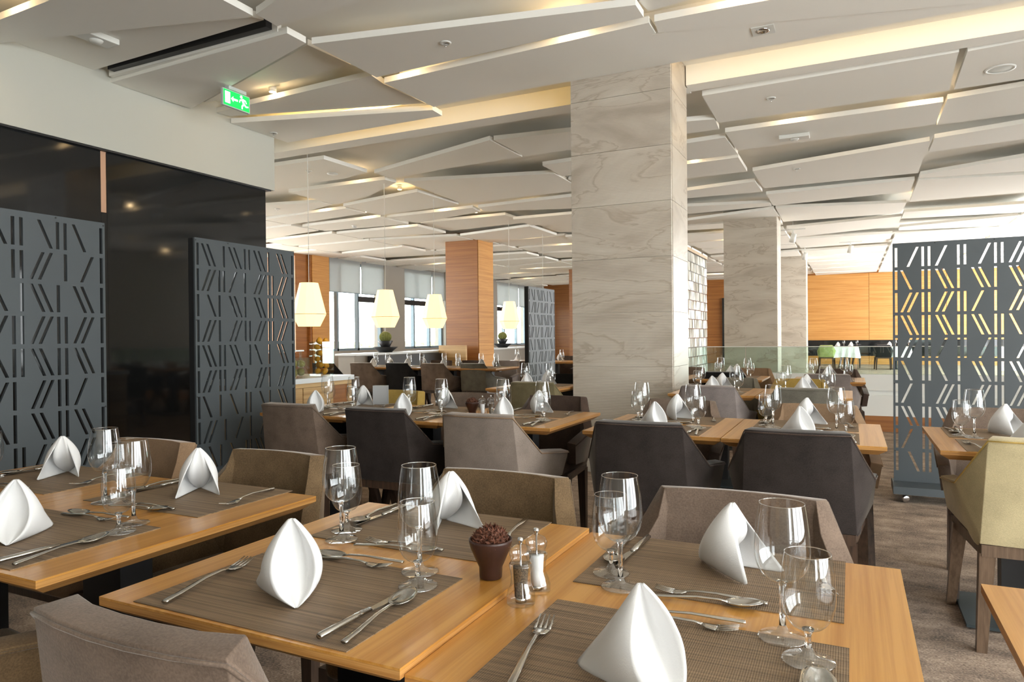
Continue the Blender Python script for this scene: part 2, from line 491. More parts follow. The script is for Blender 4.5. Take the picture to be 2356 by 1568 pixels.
# far left: wooden wall, pier, windows with blinds
struct('wall_west', MB().box(-13.6, -13.3, 5.85, 14.7, 0, 0.84).box(-13.6, -13.3, 5.85, 14.7, 3.42, BASE_Z).box(-13.6, -13.3, 5.85, 6.2, 0.84, 3.42).box(-13.6, -13.3, 10.0, 10.6, 0.84, 3.42).box(-13.6, -13.3, 14.2, 14.7, 0.84, 3.42), 'wall_wood_deep', 'wooden wall with wide unseen openings added for daylight at the far left', 'wall')  # openings are added, out of view, to brighten the far room and ceiling
pier = struct('wall_pier', MB().box(-15.2, -13.2, 14.7, 15.4, 0, BASE_Z), 'wall_wood_deep', 'orange wooden pier beside the far windows', 'wall')
for z0, z1 in ((0.02, 1.02), (1.03, BASE_Z)):
    put('panel', MB().box(-13.195, -13.17, 14.72, 15.4, z0, z1).mesh('pier_panel'), 'wall_wood', pier)  # lighter veneer carries the daylight on this face
    put('panel', MB().box(-13.9, -13.2, 14.66, 14.695, z0, z1).mesh('pier_panel'), 'wall_wood_deep', pier)  # darker veneer carries the shade on the front
WIN = [(15.42, 18.0), (19.05, 21.6), (22.6, 25.2), (25.7, 28.9)]
w = MB()
edges = [15.4] + [e for p in WIN for e in p] + [31]
for i in range(0, len(edges), 2):
    if edges[i + 1] - edges[i] > 0.1: w.box(-13.6, -13.15, edges[i], edges[i + 1], 0, BASE_Z)
for a, b in WIN:
    w.box(-13.6, -13.2, a, b, 0, 0.84).box(-13.6, -13.2, a, b, 3.42, BASE_Z)
struct('wall_window_side', w, 'pillar_grey', 'grey pillars and sill between the far windows', 'wall')
for n, (a, b) in enumerate(WIN, 1):
    wn = tag(bpy.data.objects.new('window_%d' % n, None), 'tall window with grey frame, number %s from the wooden pier' % ('one', 'two', 'three', 'four')[n - 1], 'window', kind='structure')
    C.objects.link(wn)
    divs = [a, a + (b - a) * 0.19, a + (b - a) * 0.55, b] if n == 1 else [a, a + (b - a) * 0.3, a + (b - a) * 0.68, b]
    for y in divs:
        yy = min(max(y, a + 0.035), b - 0.035)
        put('frame', MB().box(-13.42, -13.3, yy - 0.035, yy + 0.035, 0.84, 3.42).mesh('frame_bar'), 'frame_grey', wn)
    for z in (0.875, 3.385): put('frame', MB().box(-13.42, -13.3, a, b, z - 0.035, z + 0.035).mesh('frame_bar'), 'frame_grey', wn)
    t0, t1 = (divs[2], divs[3]) if n == 1 else (divs[0], divs[2])
    put('transom', MB().box(-13.42, -13.28, t0, t1, 2.3, 2.46).mesh('transom'), 'black_metal', wn)
    for y0, y1 in zip(divs, divs[1:]):
        put('pane', MB().box(-13.37, -13.36, y0 + 0.03, y1 - 0.03, 0.9, 3.36).mesh('pane'), 'window_glass', wn)
    ord_ = ('nearest the wooden pier', 'between the grey pillars', 'behind the wooden column', 'furthest back')[n - 1]
    for k, (y0, y1) in enumerate(((a + 0.02, divs[2] - 0.03), (divs[2] + 0.03, b - 0.02))):
        bl = thing('roller_blind', 'half lowered white roller blind, %s section of the window %s' % (('first', 'second')[k], ord_), 'blind', (-13.2, y0, 0), 0, 'roller blinds on the far windows')
        put('fabric', MB().box(-0.006, 0.006, 0, y1 - y0, 2.54, 3.5).mesh('blind_fabric'), 'blind_fabric', bl)
        put('bottom_rail', MB().box(-0.012, 0.012, 0, y1 - y0, 2.52, 2.54).mesh('blind_rail'), 'frame_grey', bl)
struct('terrace_ground', MB().box(-30, -13.65, 5, 40, -0.2, -0.05), 'terrace_stone', 'pale sunlit terrace outside the far windows', 'ground')
hb = MB()
rr = random.Random(3)
for i in range(60):
    y = 13 + i * 0.38
    hb.lathe([(0.02, 0.0), (0.42, 0.15), (0.45 + rr.random() * 0.1, 0.6), (0.25, 0.95 + rr.random() * 0.15), (0.02, 1.05)], 7, -18.5 + rr.random() * 0.5, y, ph=rr.random())
tag(put('hedge', hb.mesh('hedge', True), 'hedge'), 'low clipped hedge outside on the terrace', 'hedge', kind='stuff')

# far wall
struct('wall_far', MB().box(-13.6, 5.8, 30.6, 30.9, 0, BASE_Z), 'wall_wood_deep', 'wooden end wall at the far end of the room', 'wall')
fw = tag(bpy.data.objects.new('wall_far_panelling', None), 'light orange wooden panels over a black band on the end wall', 'wall', kind='structure')
C.objects.link(fw)
for x0, x1 in ((-2.6, 0.63), (0.64, 3.2), (3.21, 5.6)):
    put('panel', MB().box(x0, x1, 30.5, 30.59, 0.95, 3.55).mesh('wood_panel'), 'wall_wood', fw)
    put('panel', MB().box(x0, x1, 30.5, 30.59, 0.0, 0.32).mesh('wood_panel'), 'wall_wood', fw)
put('band', MB().box(-2.6, 5.6, 30.52, 30.6, 0.33, 0.94).mesh('dark_band'), 'black_glass', fw)
struct('door_1', MB().box(-4.9, -2.7, 30.45, 30.58, 0, 2.75), 'black_glass', 'dark glass doorway under the far exit sign', 'door')

# ---- columns
def stone_column(x0, x1, y0, y1, joints, label):
    t = tag(bpy.data.objects.new('marble_column', None), label, 'column')
    t.location = ((x0 + x1) / 2, (y0 + y1) / 2, 0)
    C.objects.link(t)
    hx, hy = (x1 - x0) / 2, (y1 - y0) / 2
    put('core', MB().box(-hx + 0.012, hx - 0.012, -hy + 0.012, hy - 0.012, 0, BASE_Z).mesh('column_core'), 'smooth_marble', t)
    for a, b in zip(joints, joints[1:]):
        put('slab', MB().box(-hx, hx - 0.005, -hy, -hy + 0.03, a + 0.0015, b - 0.0015).mesh('slab'), 'ribbed_marble', t)
        put('slab', MB().box(hx - 0.03, hx, -hy + 0.032, hy, a + 0.0015, b - 0.0015).mesh('slab'), 'smooth_marble', t)
    return t
J = [0, 0.47, 0.94, 1.41, 1.88, 2.35, 2.82, 3.29, BASE_Z]
stone_column(-2.25, -1.35, 5.88, 6.5, J, 'large ribbed beige marble column standing nearest in the middle of the room')
stone_column(-2.28, -1.28, 14.4, 15.2, J, 'beige marble column behind the glass railing, right of the glittering tile screen')
stone_column(-2.3, -1.18, 22.2, 23.0, J, 'furthest beige marble column, beside the orange wooden wall')
def wood_column(x0, x1, y0, y1, label):
    t = tag(bpy.data.objects.new('wooden_column', None), label, 'column')
    t.location = ((x0 + x1) / 2, (y0 + y1) / 2, 0)
    C.objects.link(t)
    hx, hy = (x1 - x0) / 2, (y1 - y0) / 2
    put('front_panel', MB().box(-hx, hx, -hy, hy - 0.02, 0, BASE_Z).mesh('column_front'), 'wall_wood_deep', t)  # front darker: its shade is put into the wood colour
    put('side_panel', MB().box(hx + 0.001, hx + 0.02, -hy + 0.01, hy, 0, BASE_Z).mesh('column_side'), 'wall_wood', t)  # side lighter: falling daylight is put into the wood colour
wood_column(-8.72, -7.85, 14.35, 15.1, 'square orange wooden column between the hanging lamps')
wood_column(-8.65, -7.8, 22.3, 23.0, 'far orange wooden column mostly hidden by the near marble column')

# ---- ceiling: flat slab with panels hung below it in strips, slots between them
ceil = struct('ceiling', MB().box(-15.3, 5.8, -4.2, 31, BASE_Z, BASE_Z + 0.15), 'ceiling_white', 'white ceiling with overlapping angular panels and light slots', 'ceiling')
PANELS = [
  [(-6.1,2.89,3.48),(-3.77,2.84,3.48),(-3.77,3.64,3.48),(-5.82,3.1,3.48)],
  [(-5.86,3.19,3.54),(-5.86,3.86,3.54),(-3.85,3.82,3.54),(-3.89,3.75,3.54)],
  [(-5.86,4.01,3.48),(-3.76,3.96,3.48),(-3.76,4.16,3.48),(-5.83,4.82,3.48)],
  [(-3.73,3.63,3.48),(-3.38,3.52,3.48),(-2.91,3.44,3.48),(-2.37,3.8,3.48),(-3.74,3.84,3.48)],
  [(-3.73,4.19,3.48),(-1.32,4.71,3.48),(-1.32,4.92,3.48),(-3.71,4.98,3.48)],
  [(-3.73,5.12,3.48),(-1.31,5.02,3.48),(-1.31,5.22,3.48),(-2.67,5.66,3.48),(-3.69,5.88,3.48)],
  [(-5.85,5.33,3.48),(-3.75,5.95,3.48),(-3.76,6.15,3.48),(-5.86,6.16,3.48)],
  [(-5.86,5.15,3.54),(-3.82,5.06,3.54),(-3.85,5.28,3.54),(-3.8,5.9,3.54),(-5.83,5.3,3.54)],
  [(-5.86,5.0,3.6),(-3.97,4.41,3.6),(-3.92,4.9,3.6),(-5.86,5.02,3.6)],
  [(-1.32,4.79,3.54),(-1.04,4.74,3.54),(-0.51,4.79,3.54),(-0.13,4.98,3.54),(-0.67,4.90,3.54),(-1.30,4.97,3.54)],
  [(-1.27,5.02,3.48),(-0.68,5.04,3.48),(-0.01,5.1,3.48),(0.86,5.36,3.48),(0.83,5.77,3.48),(-0.58,5.4,3.48),(-1.29,5.22,3.48)],
  [(-1.26,6.78,3.48),(0.8,6.69,3.48),(0.8,6.78,3.48),(0.84,7.71,3.48),(-1.27,7.72,3.48)],
  [(0.86,6.71,3.48),(2.9,6.5,3.48),(2.9,7.6,3.48),(0.88,7.7,3.48)],
  [(-1.26,8.12,3.48),(0.83,8.06,3.48),(0.84,8.89,3.48),(-1.25,8.99,3.48)],
  [(0.88,8.2,3.54),(2.9,7.9,3.54),(2.9,9.06,3.54),(0.88,9.17,3.54)],
  [(-1.22,10.22,3.48),(0.85,9.62,3.48),(0.87,11.48,3.48),(-1.21,11.51,3.48)],
  [(-3.7,7.18,3.48),(-2.69,7.30,3.48),(-1.28,7.57,3.48),(-1.3,7.97,3.48),(-3.69,8.0,3.48)],
  [(-3.68,8.55,3.48),(-1.29,8.33,3.48),(-1.27,9.19,3.48),(-3.68,9.26,3.48)],
  [(-3.68,9.5,3.48),(-1.29,9.35,3.48),(-1.29,10.21,3.48),(-3.68,10.3,3.48)],
  [(-3.68,11.37,3.48),(-1.27,10.93,3.48),(-1.26,11.78,3.48),(-3.68,11.67,3.48)],
  [(-3.68,12.2,3.48),(-1.25,12.82,3.48),(-1.26,13.18,3.48),(-3.68,13.3,3.48)],
  [(-3.68,14.27,3.48),(-1.25,13.47,3.48),(-1.23,14.39,3.48),(-3.68,14.6,3.48)],
  [(-1.23,12.03,3.48),(0.86,11.95,3.48),(0.87,12.9,3.48),(-1.23,13.15,3.48)],
  [(-1.21,13.4,3.48),(0.88,13.98,3.48),(0.88,14.49,3.48),(0.84,15.14,3.48),(-1.22,15.14,3.48)],
  [(-1.23,16.04,3.48),(0.9,15.55,3.48),(0.9,16.96,3.48),(-1.16,17.65,3.48)],
  [(0.89,9.52,3.48),(2.9,9.0,3.48),(2.9,9.9,3.48),(0.89,10.21,3.48)],
  [(0.91,11.62,3.48),(2.9,10.7,3.48),(2.9,12.18,3.48),(0.91,11.87,3.48)],
  [(0.91,12.0,3.48),(2.9,12.5,3.48),(2.9,13.90,3.48),(0.93,13.93,3.48)],
  [(0.91,15.07,3.48),(2.9,15.12,3.48),(2.95,16.2,3.48),(0.91,15.9,3.48)],
  [(0.95,17.13,3.48),(2.95,16.6,3.48),(2.95,18.0,3.48),(0.96,17.69,3.48)],
  [(-7.9,6.9,3.48),(-6.0,6.94,3.48),(-5.97,7.78,3.48),(-6.5,7.92,3.48),(-7.9,7.95,3.48)],
  [(-5.9,7.85,3.48),(-3.74,7.16,3.48),(-3.73,8.02,3.48),(-4.73,8.08,3.48),(-5.86,8.23,3.48)],
  [(-5.85,8.49,3.48),(-3.72,9.05,3.48),(-3.73,10.28,3.48),(-5.93,10.37,3.48),(-5.89,9.34,3.48)],
  [(-7.84,8.25,3.48),(-6.01,8.24,3.48),(-5.98,8.48,3.48),(-6.91,9.06,3.48),(-7.87,9.4,3.48),(-7.87,9.01,3.48)],
  [(-10.0,8.7,3.48),(-7.96,9.1,3.48),(-7.92,9.36,3.48),(-8.87,9.68,3.48),(-10.02,9.65,3.48)],
  [(-7.85,9.56,3.48),(-6.07,9.17,3.48),(-6.03,10.37,3.48),(-6.56,10.45,3.48),(-7.85,10.58,3.48)],
  [(-10.05,9.9,3.48),(-7.95,9.75,3.48),(-7.95,10.3,3.48),(-10.05,10.6,3.48)],
  [(-7.88,10.85,3.48),(-5.98,10.77,3.48),(-6.05,11.18,3.48),(-7.74,11.67,3.48)],
  [(-5.88,10.79,3.48),(-3.80,10.66,3.48),(-3.8,11.9,3.48),(-5.95,11.18,3.48)],
  [(-10.0,10.9,3.48),(-7.95,10.75,3.48),(-7.95,11.68,3.48),(-10.0,11.6,3.48)],
]
# strips go on towards the far end in the same rhythm
COLS = [(-14.6, -12.35, 6.2), (-12.3, -10.1, 6.3), (-10.05, -7.95, 12.0), (-7.88, -5.95, 12.0), (-5.88, -3.78, 12.2), (-3.68, -1.3, 15.1), (-1.22, 0.86, 18.1), (0.93, 2.92, 18.5), (3.0, 5.2, 6.9)]
rp = random.Random(11)
SLOTS = []
for x0, x1, y in COLS:
    ya = yb = y
    while max(ya, yb) < 29.6:
        d = rp.uniform(0.75, 1.25); s0, s1 = rp.uniform(-0.28, 0.28), rp.uniform(-0.28, 0.28)
        z = PAN_Z if rp.random() < 0.75 else 3.54
        c = max(ya, yb) + 0.0
        a0, b0 = ya, yb
        a1, b1 = c + d + s0, c + d + s1
        PANELS.append([(x0, a0, z), (x1, b0, z), (x1, min(b1, 30.4), z), (x0, min(a1, 30.4), z)])
        g = rp.uniform(0.18, 0.42); g2 = rp.uniform(0.1, 0.5)
        SLOTS.append((x0, x1, (a1 + b1) / 2 + (g + g2) / 4, a1, b1, g, g2))
        ya, yb = a1 + g, b1 + g2
# strips behind and over the viewpoint
for x0, x1 in ((-5.85, -3.78), (-3.73, -1.32), (-1.27, 0.84), (0.9, 2.92), (3.0, 5.2)):
    y = -3.8
    while y < (0.9 if x0 < -5 else 2.0):
        d = rp.uniform(0.8, 1.1); s = rp.uniform(-0.15, 0.15)
        PANELS.append([(x0, y, PAN_Z), (x1, y + s, PAN_Z), (x1, y + d, PAN_Z), (x0, y + d - s, PAN_Z)])
        y += d + rp.uniform(0.35, 0.5)
PANELS.append([(-5.85, 1.75, PAN_Z), (-3.78, 1.7, PAN_Z), (-3.78, 2.62, PAN_Z), (-5.85, 2.72, PAN_Z)])
for x0, x1 in ((0.9, 2.92), (3.0, 5.2)):
    PANELS.append([(x0, 2.9, PAN_Z), (x1, 2.8, PAN_Z), (x1, 3.7, PAN_Z), (x0, 3.9, PAN_Z)])
    PANELS.append([(x0, 4.2, PAN_Z), (x1, 4.1, PAN_Z), (x1, 5.0, PAN_Z), (x0, 5.15, PAN_Z)])
PANELS.append([(-1.27, 2.7, PAN_Z), (0.84, 2.7, PAN_Z), (0.84, 3.6, PAN_Z), (-1.27, 3.9, PAN_Z)])
PANELS.append([(-1.3, 4.0, 3.54), (0.84, 3.9, 3.54), (0.84, 4.6, 3.54), (-0.4, 4.68, 3.54), (-1.3, 4.6, 3.54)])
for poly in PANELS:
    put('panel', MB().prism(poly, None, 0.05).mesh('ceiling_panel'), 'ceiling_white', ceil)
# soffit, lit cove and beam across the room in front of the marble column
put('soffit', MB().box(-3.69, -2.27, 5.3, 5.87, 3.488, BASE_Z).box(-2.27, 5.5, 5.25, 5.875, 3.488, BASE_Z).mesh('soffit'), 'ceiling_white', ceil)
put('beam', MB().box(-7.4, -2.26, 6.43, 6.66, 3.48, BASE_Z).box(-1.34, 5.5, 6.43, 6.62, 3.48, BASE_Z).box(-2.26, -1.34, 6.505, 6.66, 3.48, BASE_Z).mesh('beam'), 'ceiling_white', ceil)
cv = thing('cove_light', 'warm light strip hidden in the ceiling cove across the room', 'light', (0, 5.9, 3.58))
put('strip', MB().box(-5.8, -2.3, 0.0, 0.03, 0, 0.045).mesh('strip'), 'cove_glow', cv)
put('strip', MB().box(-1.3, 5.4, 0.0, 0.03, 0, 0.045).mesh('strip'), 'cove_glow', cv)
cv2 = thing('cove_light', 'warm light strip under the ceiling panels at the far right', 'light', (0, 14.0, 3.56))
put('strip', MB().box(0.95, 2.9, 0, 0.03, 0, 0.04).mesh('strip'), 'cove_glow', cv2)

# ---- low white parapet with glass railing, tile screen
pa = thing('parapet', 'low white parapet with wooden base below the glass railing', 'parapet', (0, 9.7, 0))
put('base', MB().box(-2.6, 5.4, 0.0, 0.2, 0, 0.19).mesh('base'), 'wall_wood_deep', pa)
put('body', MB().box(-2.6, 5.4, 0.01, 0.2, 0.19, 0.44).box(-2.6, 5.4, 0.05, 0.2, 0.44, 0.5).box(-2.6, 5.4, 0.02, 0.2, 0.5, 0.7).mesh('body'), 'bright_white', pa)
gr = thing('glass_railing', 'greenish glass railing standing on the white parapet', 'railing', (0, 9.8, 0.7))
for i in range(6):
    put('pane', MB().box(-2.6 + i * 1.33, -2.6 + i * 1.33 + 1.32, -0.006, 0.006, 0.001, 0.34).mesh('rail_pane'), 'rail_glass', gr)
put('top_edge', MB().box(-2.6, 5.38, -0.008, 0.008, 0.341, 0.349).mesh('rail_top'), 'bright_white', gr)

def tile_curtain(x, y0, ncol, nrow, pw, ph, z0, label, parts):
    t = thing('tile_screen', label, 'screen', (x, y0, 0))
    shapes = []
    for k in range(3):
        sk = (-0.012, 0.0, 0.014)[k]
        w2, h = pw * 0.46, ph * 0.90
        b = MB()
        pts = [(-w2 + sk, 0), (w2 - sk, 0), (w2 * 0.8 + sk, h), (-w2 * 0.8 - sk, h)]
        v = [(-0.008, p, q) for p, q in pts] + [(0.008, p, q) for p, q in pts]
        b.add(v, [(3, 2, 1, 0), (4, 5, 6, 7), (0, 1, 5, 4), (1, 2, 6, 5), (2, 3, 7, 6), (3, 0, 4, 7)])
        shapes.append(b)
    meshes = [b.mesh('tile', fix=True) for b in shapes]
    r = random.Random(5)
    if parts:
        for i in range(nrow):
            for j in range(ncol):
                put('tile', meshes[r.randrange(3)], 'tile_metal' if r.random() < 0.3 else 'tile_pale', t, (r.uniform(-0.004, 0.004), (j + 0.5) * pw, z0 + i * ph), (r.uniform(-0.05, 0.05), 0, r.uniform(-0.10, 0.10)))
    else:
        b = MB()
        for i in range(nrow):
            for j in range(ncol):
                s = shapes[r.randrange(3)]
                b.add([(p[0], p[1] + (j + 0.5) * pw, p[2] + z0 + i * ph) for p in s.v], s.f)
        put('tile_field', b.mesh('tile_field', fix=True), 'tile_pale', t)['kind'] = 'stuff'
    wb = MB()
    for i in range(nrow + 1):
        wb.box(-0.004, 0.004, 0, ncol * pw, z0 + i * ph - 0.006, z0 + i * ph - 0.001)
    put('wires', wb.mesh('wires'), 'grey_plate', t)
    put('top_rail', MB().box(-0.02, 0.02, 0, ncol * pw, z0 + nrow * ph, z0 + nrow * ph + 0.04).mesh('top_rail'), 'buffet_wood', t)
plain('tile_metal', (0.60, 0.57, 0.49), 0.35, metal=0.2)
plain('tile_pale', (0.50, 0.485, 0.42), 0.35)
tile_curtain(-1.85, 8.7, 17, 17, 0.085, 0.122, 0.2, 'glittering screen of small metal tiles behind the marble column', True)
tile_curtain(-6.2, 18.5, 12, 18, 0.15, 0.14, 0.0, 'far pale screen of small tiles behind the furthest slotted divider', False)

# ---- partition near the windows
pt = thing('low_partition', 'low white partition counter in front of the far windows', 'partition', (-9.0, 11.0, 0))
put('body', MB().box(-0.2, 0.2, 0, 9.0, 0, 0.86).mesh('body'), 'pillar_grey', pt)
put('worktop', MB().box(-0.26, 0.26, -0.03, 9.03, 0.86, 0.90).mesh('worktop'), 'counter_white', pt)
bq = thing('banquette', 'black upholstered banquette along the low partition', 'bench', (-8.62, 11.4, 0))
put('back', MB().box(-0.16, -0.02, 0, 2.9, 0.4, 0.84).mesh('back'), 'dark_leather', bq)
put('seat', MB().box(-0.16, 0.4, 0, 2.9, 0.05, 0.44).mesh('seat'), 'dark_leather', bq)
dv = thing('wooden_divider', 'upright tan wooden board between the booths beside the wooden column', 'divider', (-8.75, 14.05, 0))
put('board', MB().box(0.02, 0.75, -0.03, 0.03, 0, 1.02).mesh('board'), 'buffet_wood', dv)

# ================================================================ SLOTTED SCREENS
def slot_sheet(L, seed, drop, flip):
    r = random.Random(seed)
    H0, H1 = 0.13, 1.86
    verts = [(0, H0), (L, H0), (L, H1), (0, H1)]
    edges = [(0, 1), (1, 2), (2, 3), (3, 0)]
    holes = []
    sw = 0.0085
    for row in range(10):
        zt = 1.828 - row * 0.164; zb = zt - 0.141
        sl = flip * (0.030 if row % 2 == 0 else -0.030)
        xs = [(0.022, 0)]
        for g in range(6):
            b = 0.217 * g
            xs += [(b + 0.086, 1), (b + 0.127, 1), (b + 0.190, 0), (b + 0.229, 0)]
        xs = [q for q in xs if q[0] < L - 0.05] + [(L - 0.022, 0)]
        prev = True
        for k, (x, s) in enumerate(xs):
            edge = k == 0 or k == len(xs) - 1
            if not edge and (r.random() < drop and prev):
                prev = False; continue
            prev = True
            d = sl * s
            q = [(x - d - sw, zb), (x - d + sw, zb), (x + d + sw, zt), (x + d - sw, zt)]
            n = len(verts); verts += q
            edges += [(n, n + 1), (n + 1, n + 2), (n + 2, n + 3), (n + 3, n)]
            holes.append(q)
    out = delaunay_2d_cdt([Vector(v) for v in verts], edges, [], 2, 1e-5)
    ov, of = out[0], out[2]
    def inside(p, q):
        for i in range(4):
            a, b = q[i], q[(i + 1) % 4]
            if (b[0] - a[0]) * (p[1] - a[1]) - (b[1] - a[1]) * (p[0] - a[0]) < 0: return False
        return True
    faces = []
    for f in of:
        c = (sum(ov[i][0] for i in f) / len(f), sum(ov[i][1] for i in f) / len(f))
        if any(inside(c, q) for q in holes): continue
        faces.append(tuple(f))
    me = bpy.data.meshes.new('slotted_sheet')
    me.from_pydata([(v[0], 0, v[1]) for v in ov], [], faces)
    bm = bmesh.new(); bm.from_mesh(me)
    bmesh.ops.recalc_face_normals(bm, faces=bm.faces)
    if sum(f.normal.y for f in bm.faces) > 0:
        bmesh.ops.reverse_faces(bm, faces=bm.faces)
    bm.to_mesh(me); bm.free()
    return baked(me, [('SOLIDIFY', dict(thickness=0.014, offset=-1))], False)
bolt_mesh = MB().lathe([(0.0045, 0), (0.0045, 0.002)], 8, cap1=True).mesh('bolt')
def slotted_screen(loc, rz, L, seed, label):
    t = thing('slotted_screen', label, 'room divider', loc, rz, 'slotted metal screens')
    put('sheet', slot_sheet(L, seed, 0.30, 1 if rz == 0 else -1), 'slate_metal', t)
    put('frame', MB().box(0.002, 0.012, 0.014, 0.062, 0.13, 1.858).box(L - 0.012, L - 0.002, 0.014, 0.062, 0.13, 1.858)
        .box(0.012, L - 0.012, 0.014, 0.062, 1.846, 1.858).box(0.012, L - 0.012, 0.014, 0.062, 0.13, 0.142).mesh('frame'), 'black_metal', t)
    b = MB()
    prof = [(-0.13, 0.062), (-0.125, 0.115), (-0.03, 0.135), (0.09, 0.135), (0.185, 0.115), (0.19, 0.062)]
    v = [(-0.01, y, z) for y, z in prof] + [(L + 0.01, y, z) for y, z in prof]
    n = len(prof)
    b.add(v, [tuple(range(n)), tuple(range(n, 2 * n))[::-1]] + [((i + 1) % n, i, i + n, (i + 1) % n + n) for i in range(n)])
    put('base', b.mesh('base', fix=True), 'slate_metal', t)
    cm = MB().lathe([(0.02, -0.011), (0.026, -0.008), (0.026, 0.008), (0.02, 0.011)], 14, cap0=True, cap1=True).mesh('caster', True)
    for x in (0.07, L - 0.07):
        for y in (-0.09, 0.15):
            put('caster', cm, 'chrome', t, (x, y, 0.027), (math.pi / 2, 0, 0.4))
            put('caster_fork', MB().box(-0.006, 0.006, -0.006, 0.006, 0.045, 0.064).mesh('fork'), 'black_metal', t, (x, y, 0))
    for z in (1.85, 1.34, 0.85, 0.36):
        for x in (0.008, L - 0.008):
            put('bolt', bolt_mesh, 'black_metal', t, (x, 0, z - 0.006), (math.pi / 2, 0, 0))
    for x in (L * 0.3, L * 0.7): put('bolt', bolt_mesh, 'black_metal', t, (x, 0, 1.85), (math.pi / 2, 0, 0))
slotted_screen((-3.72, 1.62, 0), math.pi / 2, 0.88, 1, 'slotted grey metal screen at the left edge, before the black glass wall')
slotted_screen((-3.745, 3.11, 0), math.pi / 2, 0.88, 2, 'slotted grey metal screen left of the buffet counter')
slotted_screen((0.275, 5.79, 0), 0, 0.88, 3, 'slotted grey metal screen on casters at the right edge')
slotted_screen((-3.75, 8.22, 0), math.pi / 2, 0.88, 4, 'furthest slotted blue-grey metal screen left of the marble column')

# ================================================================ CHAIRS
def chair_meshes():
    M = {}
    # outer shell: curved back, two side facets, two arm facets
    vs, fs, idx = [], [], {}
    def V(x, y, z):
        k = (round(x, 4), round(y, 4), round(z, 4))
        if k not in idx: idx[k] = len(vs); vs.append((x, y, z))
        return idx[k]
    cols = [-1, -0.6, -0.2, 0.2, 0.6, 1]
    rows = [0, 0.12, 0.33, 0.6, 0.9, 1]
    grid = []
    for t in rows:
        z = 0.82 + (0.42 - 0.82) * t
        hw = 0.197 + 0.02 * t
        yb = 0.0 + 0.05 * t
        grid.append([V(c * hw, yb - 0.022 * (1 - c * c) * (1 - 0.5 * t), z) for c in cols])
    for i in range(len(rows) - 1):
        for j in range(len(cols) - 1):
            fs.append((grid[i][j], grid[i + 1][j], grid[i + 1][j + 1], grid[i][j + 1]))
    for s, jc in ((-1, 0), (1, len(cols) - 1)):
        N = (s * 0.285, 0.15, 0.632); A = (s * 0.300, 0.48, 0.590); D = (s * 0.282, 0.43, 0.465); B = vs[grid[-1][jc]]
        T = vs[grid[0][jc]]
        # points on the crease N-B matched with the back rows
        lp = [V(*[N[k] + (B[k] - N[k]) * u for k in range(3)]) for u in (0, 0.45, 0.8)]
        # slope edge T-N
        e1 = V(*[T[k] + (N[k] - T[k]) * 0.35 for k in range(3)]); e2 = V(*[T[k] + (N[k] - T[k]) * 0.7 for k in range(3)])
        g = [grid[i][jc] for i in range(len(rows))]
        tri = [(g[0], g[1], e1), (g[1], g[2], e2, e1), (g[2], g[3], lp[0], e2), (g[3], g[4], lp[1], lp[0]), (g[4], g[5], lp[2], lp[1])]
        a1 = V(*[N[k] + (A[k] - N[k]) * 0.5 for k in range(3)]); a2 = V(*A)
        d2 = V(*D); dm = V(*[A[k] + (D[k] - A[k]) * 0.5 for k in range(3)])
        b1 = V(*[B[k] + (D[k] - B[k]) * 0.5 for k in range(3)])
        mid = V(*[(vs[lp[1]][k] + vs[dm][k]) / 2 for k in range(3)])
        tri += [(lp[0], lp[1], mid, a1), (a1, mid, dm, a2), (lp[1], lp[2], b1, mid), (mid, b1, d2, dm), (lp[2], g[5], b1)]
        for f in tri: fs.append(f if s > 0 else f[::-1])
    me = bpy.data.meshes.new('shell_raw'); me.from_pydata(vs, [], fs)
    bm = bmesh.new(); bm.from_mesh(me); bmesh.ops.recalc_face_normals(bm, faces=bm.faces)
    c = sum((f.normal.y for f in bm.faces if abs(f.calc_center_median().x) < 0.1), 0)
    if c > 0: bmesh.ops.reverse_faces(bm, faces=bm.faces)
    bm.to_mesh(me); bm.free()
    M['shell'] = baked(me, [('SOLIDIFY', dict(thickness=0.05, offset=-1, use_even_offset=True)), ('BEVEL', dict(width=0.014, segments=4, limit_method='ANGLE', angle_limit=math.radians(40)))])
    # sharp facets stay readable: auto-smooth by angle
    M['shell'].set_sharp_from_angle(angle=math.radians(28))
    q = [Vector(vs[i]) for i in grid[0]]
    sl = lambda s: [Vector((s * 0.197, 0, 0.82)), Vector((s * 0.285, 0.15, 0.632)), Vector((s * 0.300, 0.48, 0.590))]
    path = sl(-1)[::-1] + q[1:-1] + sl(1)
    M['piping'] = MB().tube([(p.x * 1.003, p.y - 0.001, p.z - 0.008) for p in path], 0.0032, 6).mesh('piping', True)
    M['seat'] = baked(MB().box(-0.232, 0.232, 0.075, 0.52, 0.40, 0.475).mesh('seat_raw'), [('BEVEL', dict(width=0.025, segments=3))])
    M['rail'] = MB().prism([(-0.212, 0.05), (0.212, 0.05), (0.258, 0.50), (-0.258, 0.50)], 0.375, 0.418).mesh('rail')
    M['rear'] = [MB().frustum((s * 0.208, 0.098, 0), 0.017, (s * 0.192, 0.078, 0.385), 0.026).mesh('leg') for s in (-1, 1)]
    M['front'] = [MB().frustum((s * 0.252, 0.60, 0), 0.017, (s * 0.232, 0.455, 0.40), 0.027).mesh('leg') for s in (-1, 1)]
    return M
CH = chair_meshes()
PIPE = {'yellow': 'mustard', 'lighttaupe': 'tan', 'charcoal': 'darkbrown'}  # light taupe's tan piping paints in warm light along the top edge
